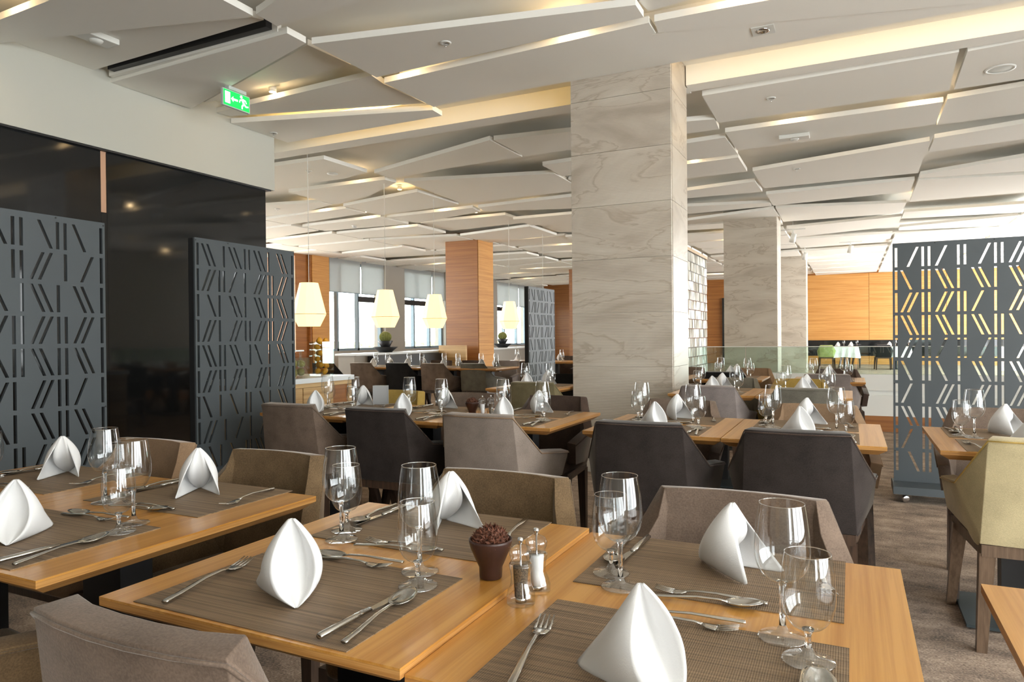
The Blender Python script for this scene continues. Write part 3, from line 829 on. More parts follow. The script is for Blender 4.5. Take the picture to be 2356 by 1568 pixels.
def chair(cx, ytop, face, color, label, rz=0.0, parts=True, z=0):
    """face +1: sits facing +y (its back to the viewer)"""
    t = thing('dining_armchair', label, 'chair', (cx, ytop, z), (0 if face > 0 else math.pi) + rz, 'upholstered dining armchairs')
    put('shell', CH['shell'], 'velvet_' + color, t)
    put('seat', CH['seat'], 'velvet_' + color, t)
    put('piping', CH['piping'], 'velvet_' + PIPE.get(color, color), t)
    lw = 'leg_bronze' if color == 'yellow' else 'leg_wood'
    put('seat_frame', CH['rail'], lw, t)
    for m in CH['rear'] + CH['front']: put('leg', m, lw, t)
    return t

YF = {1: 0.61, 2: 3.05, 3: 5.40, 4: 7.30}
YR = {1: 1.80, 2: 4.22, 3: 6.50, 4: 8.40}
chair(-0.885, YF[1], 1, 'taupe', 'grey-brown velvet armchair at the bottom left, drawn up to the nearest table')
chair(-1.80, 0.52, 1, 'brown', 'brown velvet armchair in the bottom left corner of the picture', -0.1)
chair(-0.90, YR[1], -1, 'brown', 'olive-brown velvet armchair behind the star anise bowl, facing us')
chair(-0.25, YR[1], -1, 'taupe', 'taupe velvet armchair facing us at the back right of the nearest table')
chair(-1.775, YR[1] + 0.02, -1, 'brown', 'brown velvet armchair facing us behind the left table')
chair(-2.43, YR[1] + 0.05, -1, 'tan', 'tan velvet armchair facing us in front of the slotted screens on the left')
chair(-3.01, YF[2] + 0.08, 1, 'taupe', 'taupe armchair seen from behind beside the slotted screen, left end of the middle row')
chair(-2.35, YF[2] + 0.05, 1, 'charcoal', 'dark charcoal armchair seen from behind, second in the middle row')
chair(-1.68, YF[2], 1, 'lighttaupe', 'light taupe armchair seen from behind, right end of the middle left table')
chair(-0.855, YF[2] - 0.02, 1, 'charcoal', 'dark charcoal armchair seen from behind, just right of the near marble column')
chair(-0.20, YF[2] - 0.06, 1, 'charcoal', 'dark charcoal armchair seen from behind at the right end of the middle right table')
chair(0.645, YF[2], 1, 'yellow', 'pale yellow armchair with bronze wooden legs at the right edge')
chair(-2.98, YR[2] + 0.05, -1, 'mustard', 'mustard yellow armchair facing us behind the middle left table')
chair(-2.35, YR[2] + 0.02, -1, 'taupe', 'taupe armchair facing us behind the star anise bowl of the middle left table')
chair(-1.72, YR[2], -1, 'darkbrown', 'dark brown armchair facing us at the right end of the middle left table')
chair(-0.92, YR[2], -1, 'taupe', 'taupe armchair facing us behind the left half of the middle right table')
chair(-0.17, YR[2] - 0.02, -1, 'tan', 'brown armchair facing us behind the right half of the middle right table')
chair(0.66, YR[2] + 0.05, -1, 'taupe', 'brown armchair facing us behind the table at the right edge')
chair(-0.98, YF[3], 1, 'lavender', 'pale mauve-grey armchair seen from behind, right beside the marble column in the third row')
chair(-0.30, YF[3] - 0.06, 1, 'greygreen', 'grey-green armchair seen from behind in the third row on the right')
chair(-2.43, YF[3] - 0.02, 1, 'olive', 'olive armchair seen from behind left of the marble column')
chair(-0.95, YR[3], -1, 'greygreen', 'olive-grey armchair facing us in the third row beside the marble column')
chair(-0.40, YR[3] - 0.02, -1, 'mustard', 'golden olive armchair facing us in the third row on the right')
chair(-2.62, YR[3] + 0.15, -1, 'black', 'black armchair facing us just left of the marble column')
chair(-1.19, YF[4] + 0.15, 1, 'black', 'black armchair seen from behind in the fourth row')
chair(-0.21, YF[4], 1, 'lavender', 'pale mauve armchair seen from behind in the fourth row near the parapet')
chair(-1.02, YR[4], -1, 'tan', 'small brown armchair facing us in the fourth row, before the tile screen')
chair(-0.14, YR[4], -1, 'darkbrown', 'dark brown armchair facing us in the fourth row on the right, before the parapet')
chair(-1.78, YR[4] + 0.1, -1, 'taupe', 'brown armchair facing us peeking out right of the marble column')
chair(-6.86, 8.72, 1, 'taupe', 'taupe armchair seen from behind, leftmost at the far left table')
chair(-6.24, 8.80, 1, 'black', 'black armchair seen from behind at the far left table')
chair(-5.60, 8.80, 1, 'taupe', 'taupe armchair seen from behind at the far left table, third along')
chair(-4.97, 8.90, 1, 'greygreen', 'grey-olive armchair seen from behind at the right end of the far left table')
chair(-4.55, 10.05, 1, 'taupe', 'taupe armchair standing left of the furthest slotted screen')
chair(-7.50, 8.60, 1, 'black', 'black armchair behind the lemon jar at the far left', 0.1)
chair(-6.2, 10.05, -1, 'darkbrown', 'dark brown armchair facing us behind the far left table')
chair(-4.95, 10.05, -1, 'lavender', 'grey armchair facing us behind the right end of the far left table')
chair(-5.6, 10.05, -1, 'darkbrown', 'dark brown armchair facing us in the middle of the far left table')
chair(-4.3, 12.75, -1, 'mustard', 'yellow armchair far back before the wooden column')
chair(-5.0, 12.75, -1, 'darkbrown', 'dark brown armchair far back beside the yellow one')
# white-clothed tables beyond the railing
chair(-0.75, 25.6, 1, 'green', 'light green armchair beyond the glass railing')
chair(0.95, 25.9, 1, 'black', 'black armchair beyond the glass railing')
chair(0.15, 27.0, 1, 'black', 'black armchair far behind, between the white-clothed tables', 0.6)

# ================================================================ TABLES
TW, TD = 0.652, 0.78
def table_meshes():
    M = {}
    hw, hd = TW / 2, TD / 2
    M['top'] = MB().box(-hw, hw, -hd, hd, -0.004, 0).mesh('veneer')
    b = MB()
    v = []
    for ins, z in ((0, -0.0042), (0, -0.016), (0.032, -0.038)):
        v += [(-hw + ins, -hd + ins, z), (hw - ins, -hd + ins, z), (hw - ins, hd - ins, z), (-hw + ins, hd - ins, z)]
    f = [(0, 1, 2, 3), (11, 10, 9, 8)]
    for k in (0, 4):
        f += [(k + (i + 1) % 4, k + i, k + i + 4, k + (i + 1) % 4 + 4) for i in range(4)]
    b.add(v, f)
    M['edge'] = b.mesh('edge', fix=True)
    M['post'] = MB().box(-0.075, 0.075, -0.045, 0.045, -0.71, -0.039).box(-0.2, 0.2, -0.04, 0.04, -0.06, -0.039).mesh('post')
    M['foot'] = MB().box(-0.22, 0.22, -0.21, 0.21, -0.742, -0.729).mesh('foot')
    return M
TM = table_meshes()
def table(cx, cy, label, z=0.75, bare=False):
    t = thing('dining_table', label, 'table', (cx, cy, z), 0, 'rectangular wooden dining tables')
    put('table_top', TM['top'], 'table_wood', t)
    put('edge_band', TM['edge'], 'edge_wood', t)
    h = z - 0.742
    put('pedestal', TM['post'], 'black_metal', t)
    put('base_plate', TM['foot'], 'grey_plate', t, (0, 0, 0 if z == 0.75 else 0.012))
    return t
ZB = 0.738
Y1, Y2, Y3, Y4 = 1.19, 3.59, 5.86, 7.75
table(-0.893, Y1, 'orange wooden table nearest to us in the middle, with the star anise bowl')
table(-0.2398, 1.20, 'orange wooden table nearest to us on the right, a little lower than its neighbour', ZB)
table(-1.735, Y1, 'wooden table on the left, right half, beside the narrow gap')
table(-2.39, Y1, 'wooden table at the left edge below the slotted screen')
for i, s in enumerate(('left', 'middle', 'right')): table(-2.99 + 0.655 * i, Y2 + (0.02 if i == 0 else 0.01), '%s table of the middle left row before the buffet' % s)
table(-0.853, Y2, 'left table of the middle right row beside the marble column')
table(-0.197, Y2 - 0.01, 'right table of the middle right row')
table(0.637, Y2 - 0.02, 'wooden table at the right edge behind the yellow armchair')
table(0.537, 1.13, 'wooden table corner in the bottom right of the picture')
table(-0.975, Y3, 'left table of the third row right of the marble column')
table(-0.318, Y3 - 0.01, 'right table of the third row')
table(-2.61, Y3 + 0.02, 'wooden table just left of the marble column')
table(-1.13, Y4, 'middle wooden table of the fourth row')
table(-0.205, Y4 - 0.05, 'right wooden table of the fourth row before the parapet')
table(-1.88, Y4 + 0.05, 'wooden table behind the marble column in the fourth row')
for i in range(4): table(-6.87 + 0.655 * i, 9.28, '%s table of the far left row behind the buffet' % ('first', 'second', 'third', 'fourth')[i])
for i in range(3): table(-5.6 + 0.655 * i, 12.0, '%s table of the row in front of the wooden column' % ('first', 'second', 'third')[i])
def cloth_table(x, y, label):
    t = thing('clothed_table', label, 'table', (x, y, 0))
    b = MB()
    n = 32
    top, bot = [], []
    for k in range(n):
        a = 2 * math.pi * k / n
        ex, ey = math.cos(a), math.sin(a)
        q = max(abs(ex), abs(ey)); sx, sy = ex / q * 0.42, ey / q * 0.42
        top.append((sx, sy, 0.765)); w = 0.045 * math.sin(k * 3.1)
        bot.append((sx * (1.12 + w), sy * (1.12 + w), 0.42 + 0.05 * abs(sx * sy) * -4))
    b.add(top + bot, [tuple(range(n))] + [((i + 1) % n, i, i + n, (i + 1) % n + n) for i in range(n)])
    put('tablecloth', b.mesh('tablecloth', fix=True), 'white_cloth', t)
    put('leg', MB().lathe([(0.2, 0), (0.2, 0.02), (0.04, 0.03), (0.04, 0.74)], 12, cap0=True, cap1=True).mesh('leg'), 'black_metal', t)
cloth_table(-0.2, 26.2, 'table with a hanging white cloth beyond the glass railing, beside the green armchair')
cloth_table(1.35, 26.6, 'table with a hanging white cloth beyond the glass railing, beside the slotted screen')

# ================================================================ TABLEWARE
def arc(a, b, n): return [a + (b - a) * i / (n - 1) for i in range(n)]
def glass_meshes(h, foot, stem_h, rmax, zmax, rim):
    M = {}
    M['foot'] = MB().lathe([(0.0005, 0.0), (foot * 0.9, 0.0), (foot, 0.0012), (foot * 0.96, 0.003), (foot * 0.5, 0.0055), (0.009, 0.011), (0.0052, 0.02)], 28, cap0=True, cap1=True).mesh('foot', True)
    M['stem'] = MB().lathe([(0.0052, 0.0202), (0.0040, 0.02 + (stem_h - 0.02) * 0.4), (0.0046, stem_h - 0.008), (0.0085, stem_h)], 16, cap0=True, cap1=True).mesh('stem', True)
    prof = [(0.0005, stem_h + 0.0003), (0.0085, stem_h + 0.0004)]
    for i in range(1, 9):
        t = i / 8
        prof.append((0.0085 + (rmax - 0.0085) * math.sin(t * math.pi / 2) ** 0.85, stem_h + (zmax - stem_h) * (1 - math.cos(t * math.pi / 2)) ** 0.95))
    for i in range(1, 8):
        t = i / 7
        prof.append((rmax + (rim - rmax) * (t ** 1.6), zmax + (h - zmax) * t))
    M['bowl'] = MB().lathe(prof, 32).mesh('bowl', True)
    M['rim'] = MB().tube([(rim * math.cos(2 * math.pi * k / 28), rim * math.sin(2 * math.pi * k / 28), h) for k in range(29)], 0.0007, 5, False).mesh('rim', True)
    return M
WINE = glass_meshes(0.209, 0.037, 0.088, 0.0415, 0.136, 0.0335)
WATER = glass_meshes(0.156, 0.037, 0.047, 0.0375, 0.095, 0.0315)
def glass(kind, x, y, z, label, grp):
    M = WINE if kind == 'wine' else WATER
    t = thing(kind + '_glass', label, 'glass', (x, y, z), 0, grp)
    put('foot', M['foot'], 'foot_glass', t); put('stem', M['stem'], 'glass_stem', t)
    b = put('bowl', M['bowl'], 'glass_bowl', t); put('rim', M['rim'], 'glass_stem', b)

def napkin_mesh(Hn=0.135, wrim=0.036, tipx=0.062, tipy=0.085, fy=-0.078):
    n = 13
    rowsv = []
    for i in range(n):
        h = i / (n - 1)
        hh = min(h, 0.998)
        z = Hn * h
        w = wrim * math.sin(math.pi * hh ** 0.8) ** 0.85 + 0.0015
        ry = fy * (1 - h) ** 0.85
        bx, by = tipx * (1 - h) + 0.001, tipy * (1 - h) ** 1.1 + 0.003
        bul = 0.016 * math.sin(math.pi * h)
        s = math.sin(math.pi * hh)
        half = [(bx, by), ((bx + w) / 2 + bul + 0.004, by * 0.5 + ry * 0.5 + 0.004), (w, ry + 0.012 * (1 - h)), (w * 0.88, ry + 0.003), (w * 0.74, ry + 0.072 * s + 0.008)]
        mid = (0, ry + 0.026 * s + 0.005)
        row = [(-a, b, z) for a, b in half] + [(mid[0], mid[1], z)] + [(a, b, z) for a, b in half[::-1]]
        rowsv.append(row)
    b = MB(); m = len(rowsv[0])
    v = [p for r in rowsv for p in r]
    f = [(i * m + j, i * m + j + 1, (i + 1) * m + j + 1, (i + 1) * m + j) for i in range(n - 1) for j in range(m - 1)]
    b.add(v, f)
    return baked(b.mesh('napkin_raw'), [('SOLIDIFY', dict(thickness=0.005, offset=0)), ('SUBSURF', dict(levels=1, render_levels=1))])
NAP = napkin_mesh()
def napkin(x, y, z, rz, label, sc=1.0):
    tag(put('folded_napkin', NAP, 'napkin_cloth', None, (x, y, z + 0.003), (0, 0, rz), (sc, sc, sc)), label, 'napkin', 'white folded napkins')

def cutlery_meshes():
    M = {}
    h = [(0, -0.100, 0.0026, 0.0048, 0.0022), (0, -0.096, 0.0030, 0.0056, 0.0026), (0, -0.06, 0.0048, 0.0050, 0.0024), (0, -0.01, 0.0085, 0.0036, 0.0020), (0, 0.03, 0.0075, 0.0030, 0.0018), (0, 0.045, 0.0050, 0.0038, 0.0016)]
    M['handle'] = MB().loft(h).mesh('handle', True)
    fh = MB().loft([(0, 0.044, 0.0052, 0.0040, 0.0014), (0, 0.052, 0.0034, 0.0100, 0.0012), (0, 0.064, 0.0024, 0.0122, 0.0011), (0, 0.069, 0.0026, 0.0120, 0.0010)])
    for k in range(4):
        x = -0.0102 + 0.0068 * k
        fh.loft([(x, 0.068, 0.0026, 0.0019, 0.0010), (x, 0.085, 0.0042, 0.0017, 0.0009), (x * 0.96, 0.104, 0.0085, 0.0010, 0.0006)])
    M['tines'] = fh.mesh('tines', True)
    b = MB(); n, m = 10, 9
    v = []
    for i in range(n):
        t = i / (n - 1); y = 0.042 + 0.066 * t
        w = 0.0205 * math.sin(math.pi * (0.06 + 0.90 * t) ** 0.9) ** 0.6
        for j in range(m):
            u = -1 + 2 * j / (m - 1)
            dep = 0.0085 * math.sin(math.pi * min(1, 0.04 + t)) * (1 - u * u)
            v.append((w * u, y, 0.0105 - 0.004 * (1 - t) * 0 - dep - 0.0045 * (1 - t)))
    b.add(v, [(i * m + j, i * m + j + 1, (i + 1) * m + j + 1, (i + 1) * m + j) for i in range(n - 1) for j in range(m - 1)])
    M['spoon'] = baked(b.mesh('spoon_raw'), [('SOLIDIFY', dict(thickness=0.0013, offset=0))])
    M['khandle'] = MB().loft([(0, -0.115, 0.0055, 0.0052, 0.0040), (0, -0.112, 0.0058, 0.0062, 0.0048), (0, -0.04, 0.0058, 0.0062, 0.0044), (0, 0.005, 0.0050, 0.0056, 0.0036)]).mesh('knife_handle', True)
    k = MB()
    pts = [(-0.0045, 0.004), (0.0050, 0.004), (0.0095, 0.03), (0.0100, 0.06), (0.0070, 0.095), (0.0010, 0.112), (-0.0050, 0.098)]
    k.prism(pts, 0.0035, 0.0050)
    M['blade'] = k.mesh('blade')
    return M
CU = cutlery_meshes()
def cutlery(kind, x, y, z, rz, label, sc=1.0, grp=None):
    t = thing(kind, label, 'knife' if kind == 'table_knife' else kind.split('_')[-1], (x, y, z + 0.0035), rz, grp)
    if sc != 1: t.scale = (sc, sc, sc)
    if kind == 'table_knife':
        put('handle', CU['khandle'], 'steel', t); put('blade', CU['blade'], 'steel', t)
    elif kind.endswith('fork'):
        put('handle', CU['handle'], 'steel', t); put('tines', CU['tines'], 'steel', t)
    else:
        put('handle', CU['handle'], 'steel', t); put('bowl', CU['spoon'], 'steel', t)

MAT = MB().box(-0.235, 0.235, -0.17, 0.17, 0, 0.0018).mesh('placemat')
def setting(cx, cy, z, back, where, full=True, nap_rot=None, npos=(0.0, -0.03), nsc=1.0, mat=True, wines=True, cut=True):
    """place setting centred on its mat; back=True faces the other way"""
    rz = math.pi if back else 0
    c, s = math.cos(rz), math.sin(rz)
    P = lambda x, y: (cx + c * x - s * y, cy + s * x + c * y)
    if mat:
        tag(put('placemat', MAT, 'woven_mat', None, (cx, cy, z), (0, 0, rz)), 'brown woven placemat, %s' % where, 'placemat', 'brown woven placemats')
    x, y = P(*npos)
    napkin(x, y, z, rz + (math.radians(48) if nap_rot is None else nap_rot), 'white napkin folded into a peak, %s' % where, nsc)
    x, y = P(0.142, 0.165); glass('wine', x, y, z + 0.0022, 'tall wine glass, %s' % where, 'tall wine glasses')
    x, y = P(0.182, 0.098); glass('water', x, y, z + 0.0022, 'short water glass, %s' % where, 'short water glasses')
    if cut:
        g = 'steel cutlery'
        x, y = P(-0.192, -0.045); cutlery('dinner_fork', x, y, z, rz + 0.18, 'dinner fork left of the napkin, %s' % where, 1.15, g)
        x, y = P(0.178, -0.045); cutlery('table_knife', x, y, z, rz - 0.03, 'table knife right of the napkin, %s' % where, 1.0, g)
        x, y = P(0.207, -0.050); cutlery('soup_spoon', x, y, z, rz + 0.10, 'soup spoon beside the knife, %s' % where, 1.05, g)
        x, y = P(-0.02, 0.150); cutlery('dessert_fork', x, y, z, rz - math.pi / 2 + 0.05, 'dessert fork laid across the top, %s' % where, 0.95, g)
        x, y = P(-0.01, 0.178); cutlery('dessert_spoon', x, y, z, rz + math.pi / 2 + 0.16, 'dessert spoon laid across the top, %s' % where, 0.95, g)

setting(-0.902, 0.978, 0.75, False, 'front left place of the nearest table')
setting(-0.902, 1.418, 0.75, True, 'back left place of the nearest table', npos=(-0.03, -0.03))
setting(-0.248, 1.422, ZB, True, 'back right place of the nearest table', npos=(-0.03, -0.02), nap_rot=math.radians(62))
setting(-0.240, 0.985, ZB, False, 'front right place of the nearest table', npos=(-0.015, -0.068))
setting(-1.755, 0.985, 0.75, False, 'front place of the left table')
setting(-1.755, 1.432, 0.75, True, 'back place of the left table')
setting(-2.41, 1.432, 0.75, True, 'back place of the leftmost table')
setting(-2.41, 0.985, 0.75, False, 'front place of the leftmost table')
for i, s in enumerate(('left', 'middle', 'right')):
    x = -3.0 + 0.655 * i
    setting(x, 3.40, 0.75, False, 'front %s place of the middle left row' % s)
    setting(x, 3.81, 0.75, True, 'back %s place of the middle left row' % s)
for i, s in enumerate(('left', 'right')):
    x = -0.86 + 0.655 * i
    setting(x, 3.39, 0.75, False, 'front %s place of the middle right row' % s)
    setting(x, 3.80, 0.75, True, 'back %s place of the middle right row' % s)
setting(0.635, 3.365, 0.75, False, 'front place of the right edge table')
setting(0.62, 3.76, 0.75, True, 'back place of the right edge table')
for x, s in ((-0.985, 'left'), (-0.325, 'right')):
    setting(x, 5.66, 0.75, False, 'front %s place of the third row' % s, cut=False)
    setting(x, 6.07, 0.75, True, 'back %s place of the third row' % s, cut=False)
setting(-2.6, 5.68, 0.75, False, 'front place left of the marble column', cut=False)
setting(-2.6, 6.09, 0.75, True, 'back place left of the marble column', cut=False)
for x, y, s in ((-1.13, Y4, 'middle'), (-0.205, Y4 - 0.05, 'right'), (-1.88, Y4 + 0.05, 'left')):
    setting(x, y - 0.19, 0.75, False, 'front of the %s fourth row table' % s, cut=False)
    setting(x, y + 0.20, 0.75, True, 'back of the %s fourth row table' % s, cut=False)
for i in range(4):
    o = ('first', 'second', 'third', 'fourth')[i]
    setting(-6.87 + 0.655 * i, 9.09, 0.75, False, 'front of the %s far left table' % o, cut=False)
    setting(-6.87 + 0.655 * i, 9.48, 0.75, True, 'back of the %s far left table' % o, cut=False)
for i in range(3):
    o = ('first', 'second', 'third')[i]
    setting(-5.6 + 0.655 * i, 11.81, 0.75, False, 'front of the %s table before the wooden column' % o, mat=False, cut=False)
    setting(-5.6 + 0.655 * i, 12.2, 0.75, True, 'back of the %s table before the wooden column' % o, mat=False, cut=False)
for x, y, w in ((-0.2, 26.2, 'green armchair cloth table'), (1.35, 26.6, 'cloth table by the slotted screen')):
    for k, (dx, dy) in enumerate(((-0.2, -0.2), (0.2, 0.15))):
        napkin(x + dx, y + dy, 0.766, 0.5, 'white napkin, %s corner of the %s' % (('near', 'far')[k], w), 1.2)
        glass('wine', x + dx + 0.18, y + dy + 0.1, 0.767, 'wine glass, %s corner of the %s' % (('near', 'far')[k], w), 'tall wine glasses')

# ================================================================ CENTREPIECES
bowl_prof = [(0.0005, 0.0), (0.0195, 0.0), (0.0215, 0.002), (0.0225, 0.022), (0.029, 0.036), (0.0385, 0.058), (0.0415, 0.070), (0.0420, 0.0745), (0.0395, 0.0750), (0.0375, 0.066), (0.0330, 0.052), (0.0005, 0.040)]
BOWL = MB().lathe(bowl_prof, 28).mesh('bowl', True)
def star_mesh():
    b = MB()
    for k in range(8):
        a = 2 * math.pi * k / 8
        c, s = math.cos(a), math.sin(a)
        def P(r, w, z): return (r * c - w * s, r * s + w * c, z)
        b.add([P(0.001, 0, -0.001), P(0.007, -0.0026, 0.0), P(0.0135, 0, 0.0032), P(0.007, 0.0026, 0.0), P(0.006, 0, -0.0035)],
              [(0, 1, 2), (0, 2, 3), (0, 4, 1), (1, 4, 2), (2, 4, 3), (3, 4, 0)])
    return b.mesh('star_anise', fix=True)
STAR = star_mesh()
def anise_bowl(x, y, z, where, n):
    tag(put('spice_bowl', BOWL, 'bowl_brown', None, (x, y, z + 0.0005)), 'small dark brown flared bowl, %s' % where, 'bowl')
    r = random.Random(int(x * 100))
    for k in range(n):
        t = (k + 0.5) / n
        th = math.acos(1 - t * 1.05) if t < 0.95 else 1.45
        ph = k * 2.399963
        R = 0.0335
        p = Vector((R * math.sin(th) * math.cos(ph), R * math.sin(th) * math.sin(ph), R * math.cos(th) * 0.92))
        o = put('star_anise', STAR, 'anise', None, (x + p.x, y + p.y, z + 0.066 + p.z))
        o.rotation_mode = 'QUATERNION'
        q = p.to_track_quat('Z', 'Y') @ Matrix.Rotation(r.uniform(0, 6.28), 3, 'Z').to_quaternion() @ Matrix.Rotation(r.uniform(-0.5, 0.5), 3, 'X').to_quaternion()
        o.rotation_quaternion = q
        f = r.uniform(0.85, 1.15); o.scale = (f, f, f)
        tag(o, 'brown star anise pod heaped in the %s' % where.replace('on the', 'bowl on the'), 'star anise', 'star anise pods, %s' % where)
anise_bowl(-0.622, 1.178, 0.75, 'on the nearest table', 44)
anise_bowl(-2.02, 3.61, 0.75, 'on the middle left row', 24)

def mill_meshes():
    M = {}
    M['base'] = MB().lathe([(0.0005, 0), (0.0245, 0), (0.0255, 0.002), (0.0255, 0.016), (0.0235, 0.020), (0.0235, 0.024), (0.0180, 0.036), (0.0170, 0.048), (0.0190, 0.060), (0.0205, 0.066), (0.0205, 0.070), (0.0005, 0.0702)], 24).mesh('body', True)
    M['fill'] = MB().lathe([(0.0005, 0.012), (0.011, 0.012), (0.0115, 0.03), (0.0125, 0.045), (0.0135, 0.066), (0.0005, 0.067)], 16).mesh('fill', True)
    M['head'] = MB().lathe([(0.0005, 0.0715), (0.0195, 0.0715), (0.0165, 0.078), (0.0200, 0.086), (0.0205, 0.092), (0.0165, 0.099), (0.008, 0.1035), (0.0005, 0.104)], 24).mesh('head', True)
    M['knob'] = MB().lathe([(0.0005, 0.1045), (0.004, 0.1045), (0.003, 0.107), (0.0055, 0.111), (0.0045, 0.116), (0.0005, 0.1175)], 14).mesh('knob', True)
    M['pin'] = MB().lathe([(0.0016, 0.013), (0.0016, 0.1043)], 8, cap0=True, cap1=True).mesh('pin')
    M['grind'] = MB().lathe([(0.0005, 0.003), (0.010, 0.003), (0.010, 0.0115), (0.0005, 0.0116)], 12).mesh('grinder', True)
    return M
ML = mill_meshes()
def mill(x, y, z, fill, label):
    t = thing('spice_mill', label, 'mill', (x, y, z + 0.0005), 0, 'clear acrylic spice mills')
    put('body', ML['base'], 'glass_bowl', t); put('head', ML['head'], 'glass_bowl', t)
    put('fill', ML['fill'], fill, t); put('knob', ML['knob'], 'chrome', t)
    put('pin', ML['pin'], 'chrome', t); put('grinder', ML['grind'], 'steel', t)
mill(-0.528, 1.113, 0.75 - 0.012, 'pepper', 'clear mill filled with peppercorns on the nearest table')
mill(-0.527, 1.180, 0.75 - 0.012, 'salt', 'clear mill filled with white salt on the nearest table')
mill(-1.935, 3.58, 0.75, 'salt', 'clear salt mill on the middle left row')
mill(-1.905, 3.63, 0.75, 'pepper', 'clear pepper mill on the middle left row')
pm = thing('pepper_grinder', 'tall dark red wooden pepper grinder on the far left table row', 'mill', (-6.1, 9.28, 0.7505))
put('body', MB().lathe([(0.0005, 0), (0.03, 0), (0.03, 0.02), (0.02, 0.07), (0.026, 0.13), (0.022, 0.16), (0.0005, 0.16)], 18).mesh('body', True), 'bowl_brown', pm)
put('head', MB().lathe([(0.0005, 0.161), (0.02, 0.161), (0.027, 0.18), (0.02, 0.205), (0.006, 0.21), (0.0005, 0.225)], 18).mesh('head', True), 'bowl_brown', pm)
mc = thing('menu_card', 'small grey upright menu card on the middle left row', 'card', (-2.92, 3.93, 0.7515), 0.25)
put('leaf', MB().box(-0.05, 0.05, -0.02, -0.0175, 0, 0.13).mesh('leaf'), 'grey_card', mc)
put('leaf', MB().box(-0.05, 0.05, 0.0175, 0.02, 0, 0.13).box(-0.05, 0.05, -0.0175, 0.0175, 0.1275, 0.13).mesh('leaf'), 'grey_card', mc)

# ================================================================ BUFFET
bu = thing('buffet_counter', 'light wooden buffet counter with a pale top behind the slotted screen', 'counter', (-4.05, 4.02, 0))
put('body', MB().box(-0.62, -0.02, 0, 1.0, 0.06, 0.84).box(-0.60, -0.06, 0.02, 0.98, 0.0, 0.06).mesh('body'), 'buffet_wood', bu)
for y0, y1 in ((0.01, 0.375), (0.385, 0.75)):
    put('door', MB().box(-0.019, 0.0, y0, y1, 0.08, 0.80).mesh('door'), 'buffet_wood', bu)
put('rail', MB().box(-0.019, 0.0, 0.0, 1.0, 0.805, 0.84).mesh('rail'), 'buffet_wood', bu)
put('post', MB().box(-0.019, 0.0, 0.95, 1.0, 0.06, 0.80).mesh('post'), 'buffet_wood', bu)
put('niche', MB().box(-0.019, -0.012, 0.76, 0.95, 0.45, 0.80).mesh('niche'), 'wall_wood_deep', bu)
put('drawer', MB().box(-0.019, 0.0, 0.76, 0.945, 0.08, 0.44).mesh('drawer'), 'buffet_wood', bu)
put('worktop', MB().box(-0.64, 0.015, -0.02, 1.02, 0.84, 0.88).mesh('worktop'), 'counter_white', bu)
# shelf with two glass jars of fruit
sh = thing('glass_stand', 'small glass stand with a white shelf on the buffet counter', 'stand', (-4.35, 4.35, 0.881))
put('shelf', MB().box(-0.16, 0.16, -0.2, 0.22, 0.22, 0.232).mesh('shelf'), 'counter_white', sh)
for sx in (-0.14, 0.14):
    for sy in (-0.18, 0.2): put('leg', MB().box(sx - 0.008, sx + 0.008, sy - 0.008, sy + 0.008, 0, 0.22).mesh('leg'), 'jar_glass', sh)
def jar(x, y, z, w, h, label):
    t = thing('glass_jar', label, 'jar', (x, y, z))
    m = MB()
    for x0, x1, y0, y1 in ((-w, w, -w, -w + 0.006), (-w, w, w - 0.006, w), (-w, -w + 0.006, -w + 0.006, w - 0.006), (w - 0.006, w, -w + 0.006, w - 0.006)):
        m.box(x0, x1, y0, y1, 0, h)
    put('walls', m.mesh('walls'), 'jar_glass', t)
    put('bottom', MB().box(-w + 0.006, w - 0.006, -w + 0.006, w - 0.006, 0, 0.01).mesh('bottom'), 'jar_glass', t)
FR = baked(MB().lathe([(0.001, -1.12), (0.25, -1.05), (0.7, -0.75), (1.0, 0), (0.72, 0.75), (0.22, 1.05), (0.001, 1.15)], 12).mesh('fruit_raw'), [('SUBSURF', dict(levels=1, render_levels=1))])
r = random.Random(9)
jx, jy = -4.20, 4.45
jar(jx, jy, 0.881, 0.095, 0.17, 'wide glass jar of green mangoes on the buffet counter')
k = 0
for lz in range(2):
    for dx, dy in ((-0.045, -0.04), (0.045, -0.045), (-0.04, 0.045), (0.045, 0.04)):
        o = put('mango', FR, 'mango', None, (jx + dx, jy + dy, 0.881 + 0.05 + lz * 0.068), (r.uniform(0, 3), r.uniform(0, 3), r.uniform(0, 3)), (0.037, 0.037, 0.040))
        tag(o, 'green mango inside the wide glass jar on the buffet', 'mango', 'mangoes in the wide jar')
jx, jy = -4.20, 4.80
jar(jx, jy, 0.881, 0.075, 0.30, 'tall glass jar of lemons on the buffet counter')
for lz in range(6):
    for q in range(3):
        a = q * 2.094 + lz * 1.0
        o = put('lemon', FR, 'lemon', None, (jx + 0.036 * math.cos(a), jy + 0.036 * math.sin(a), 0.881 + 0.042 + lz * 0.053), (r.uniform(0, 3), r.uniform(0, 3), r.uniform(0, 3)), (0.029, 0.029, 0.031))
        tag(o, 'orange-yellow lemon inside the tall glass jar on the buffet', 'lemon', 'lemons in the tall jar')

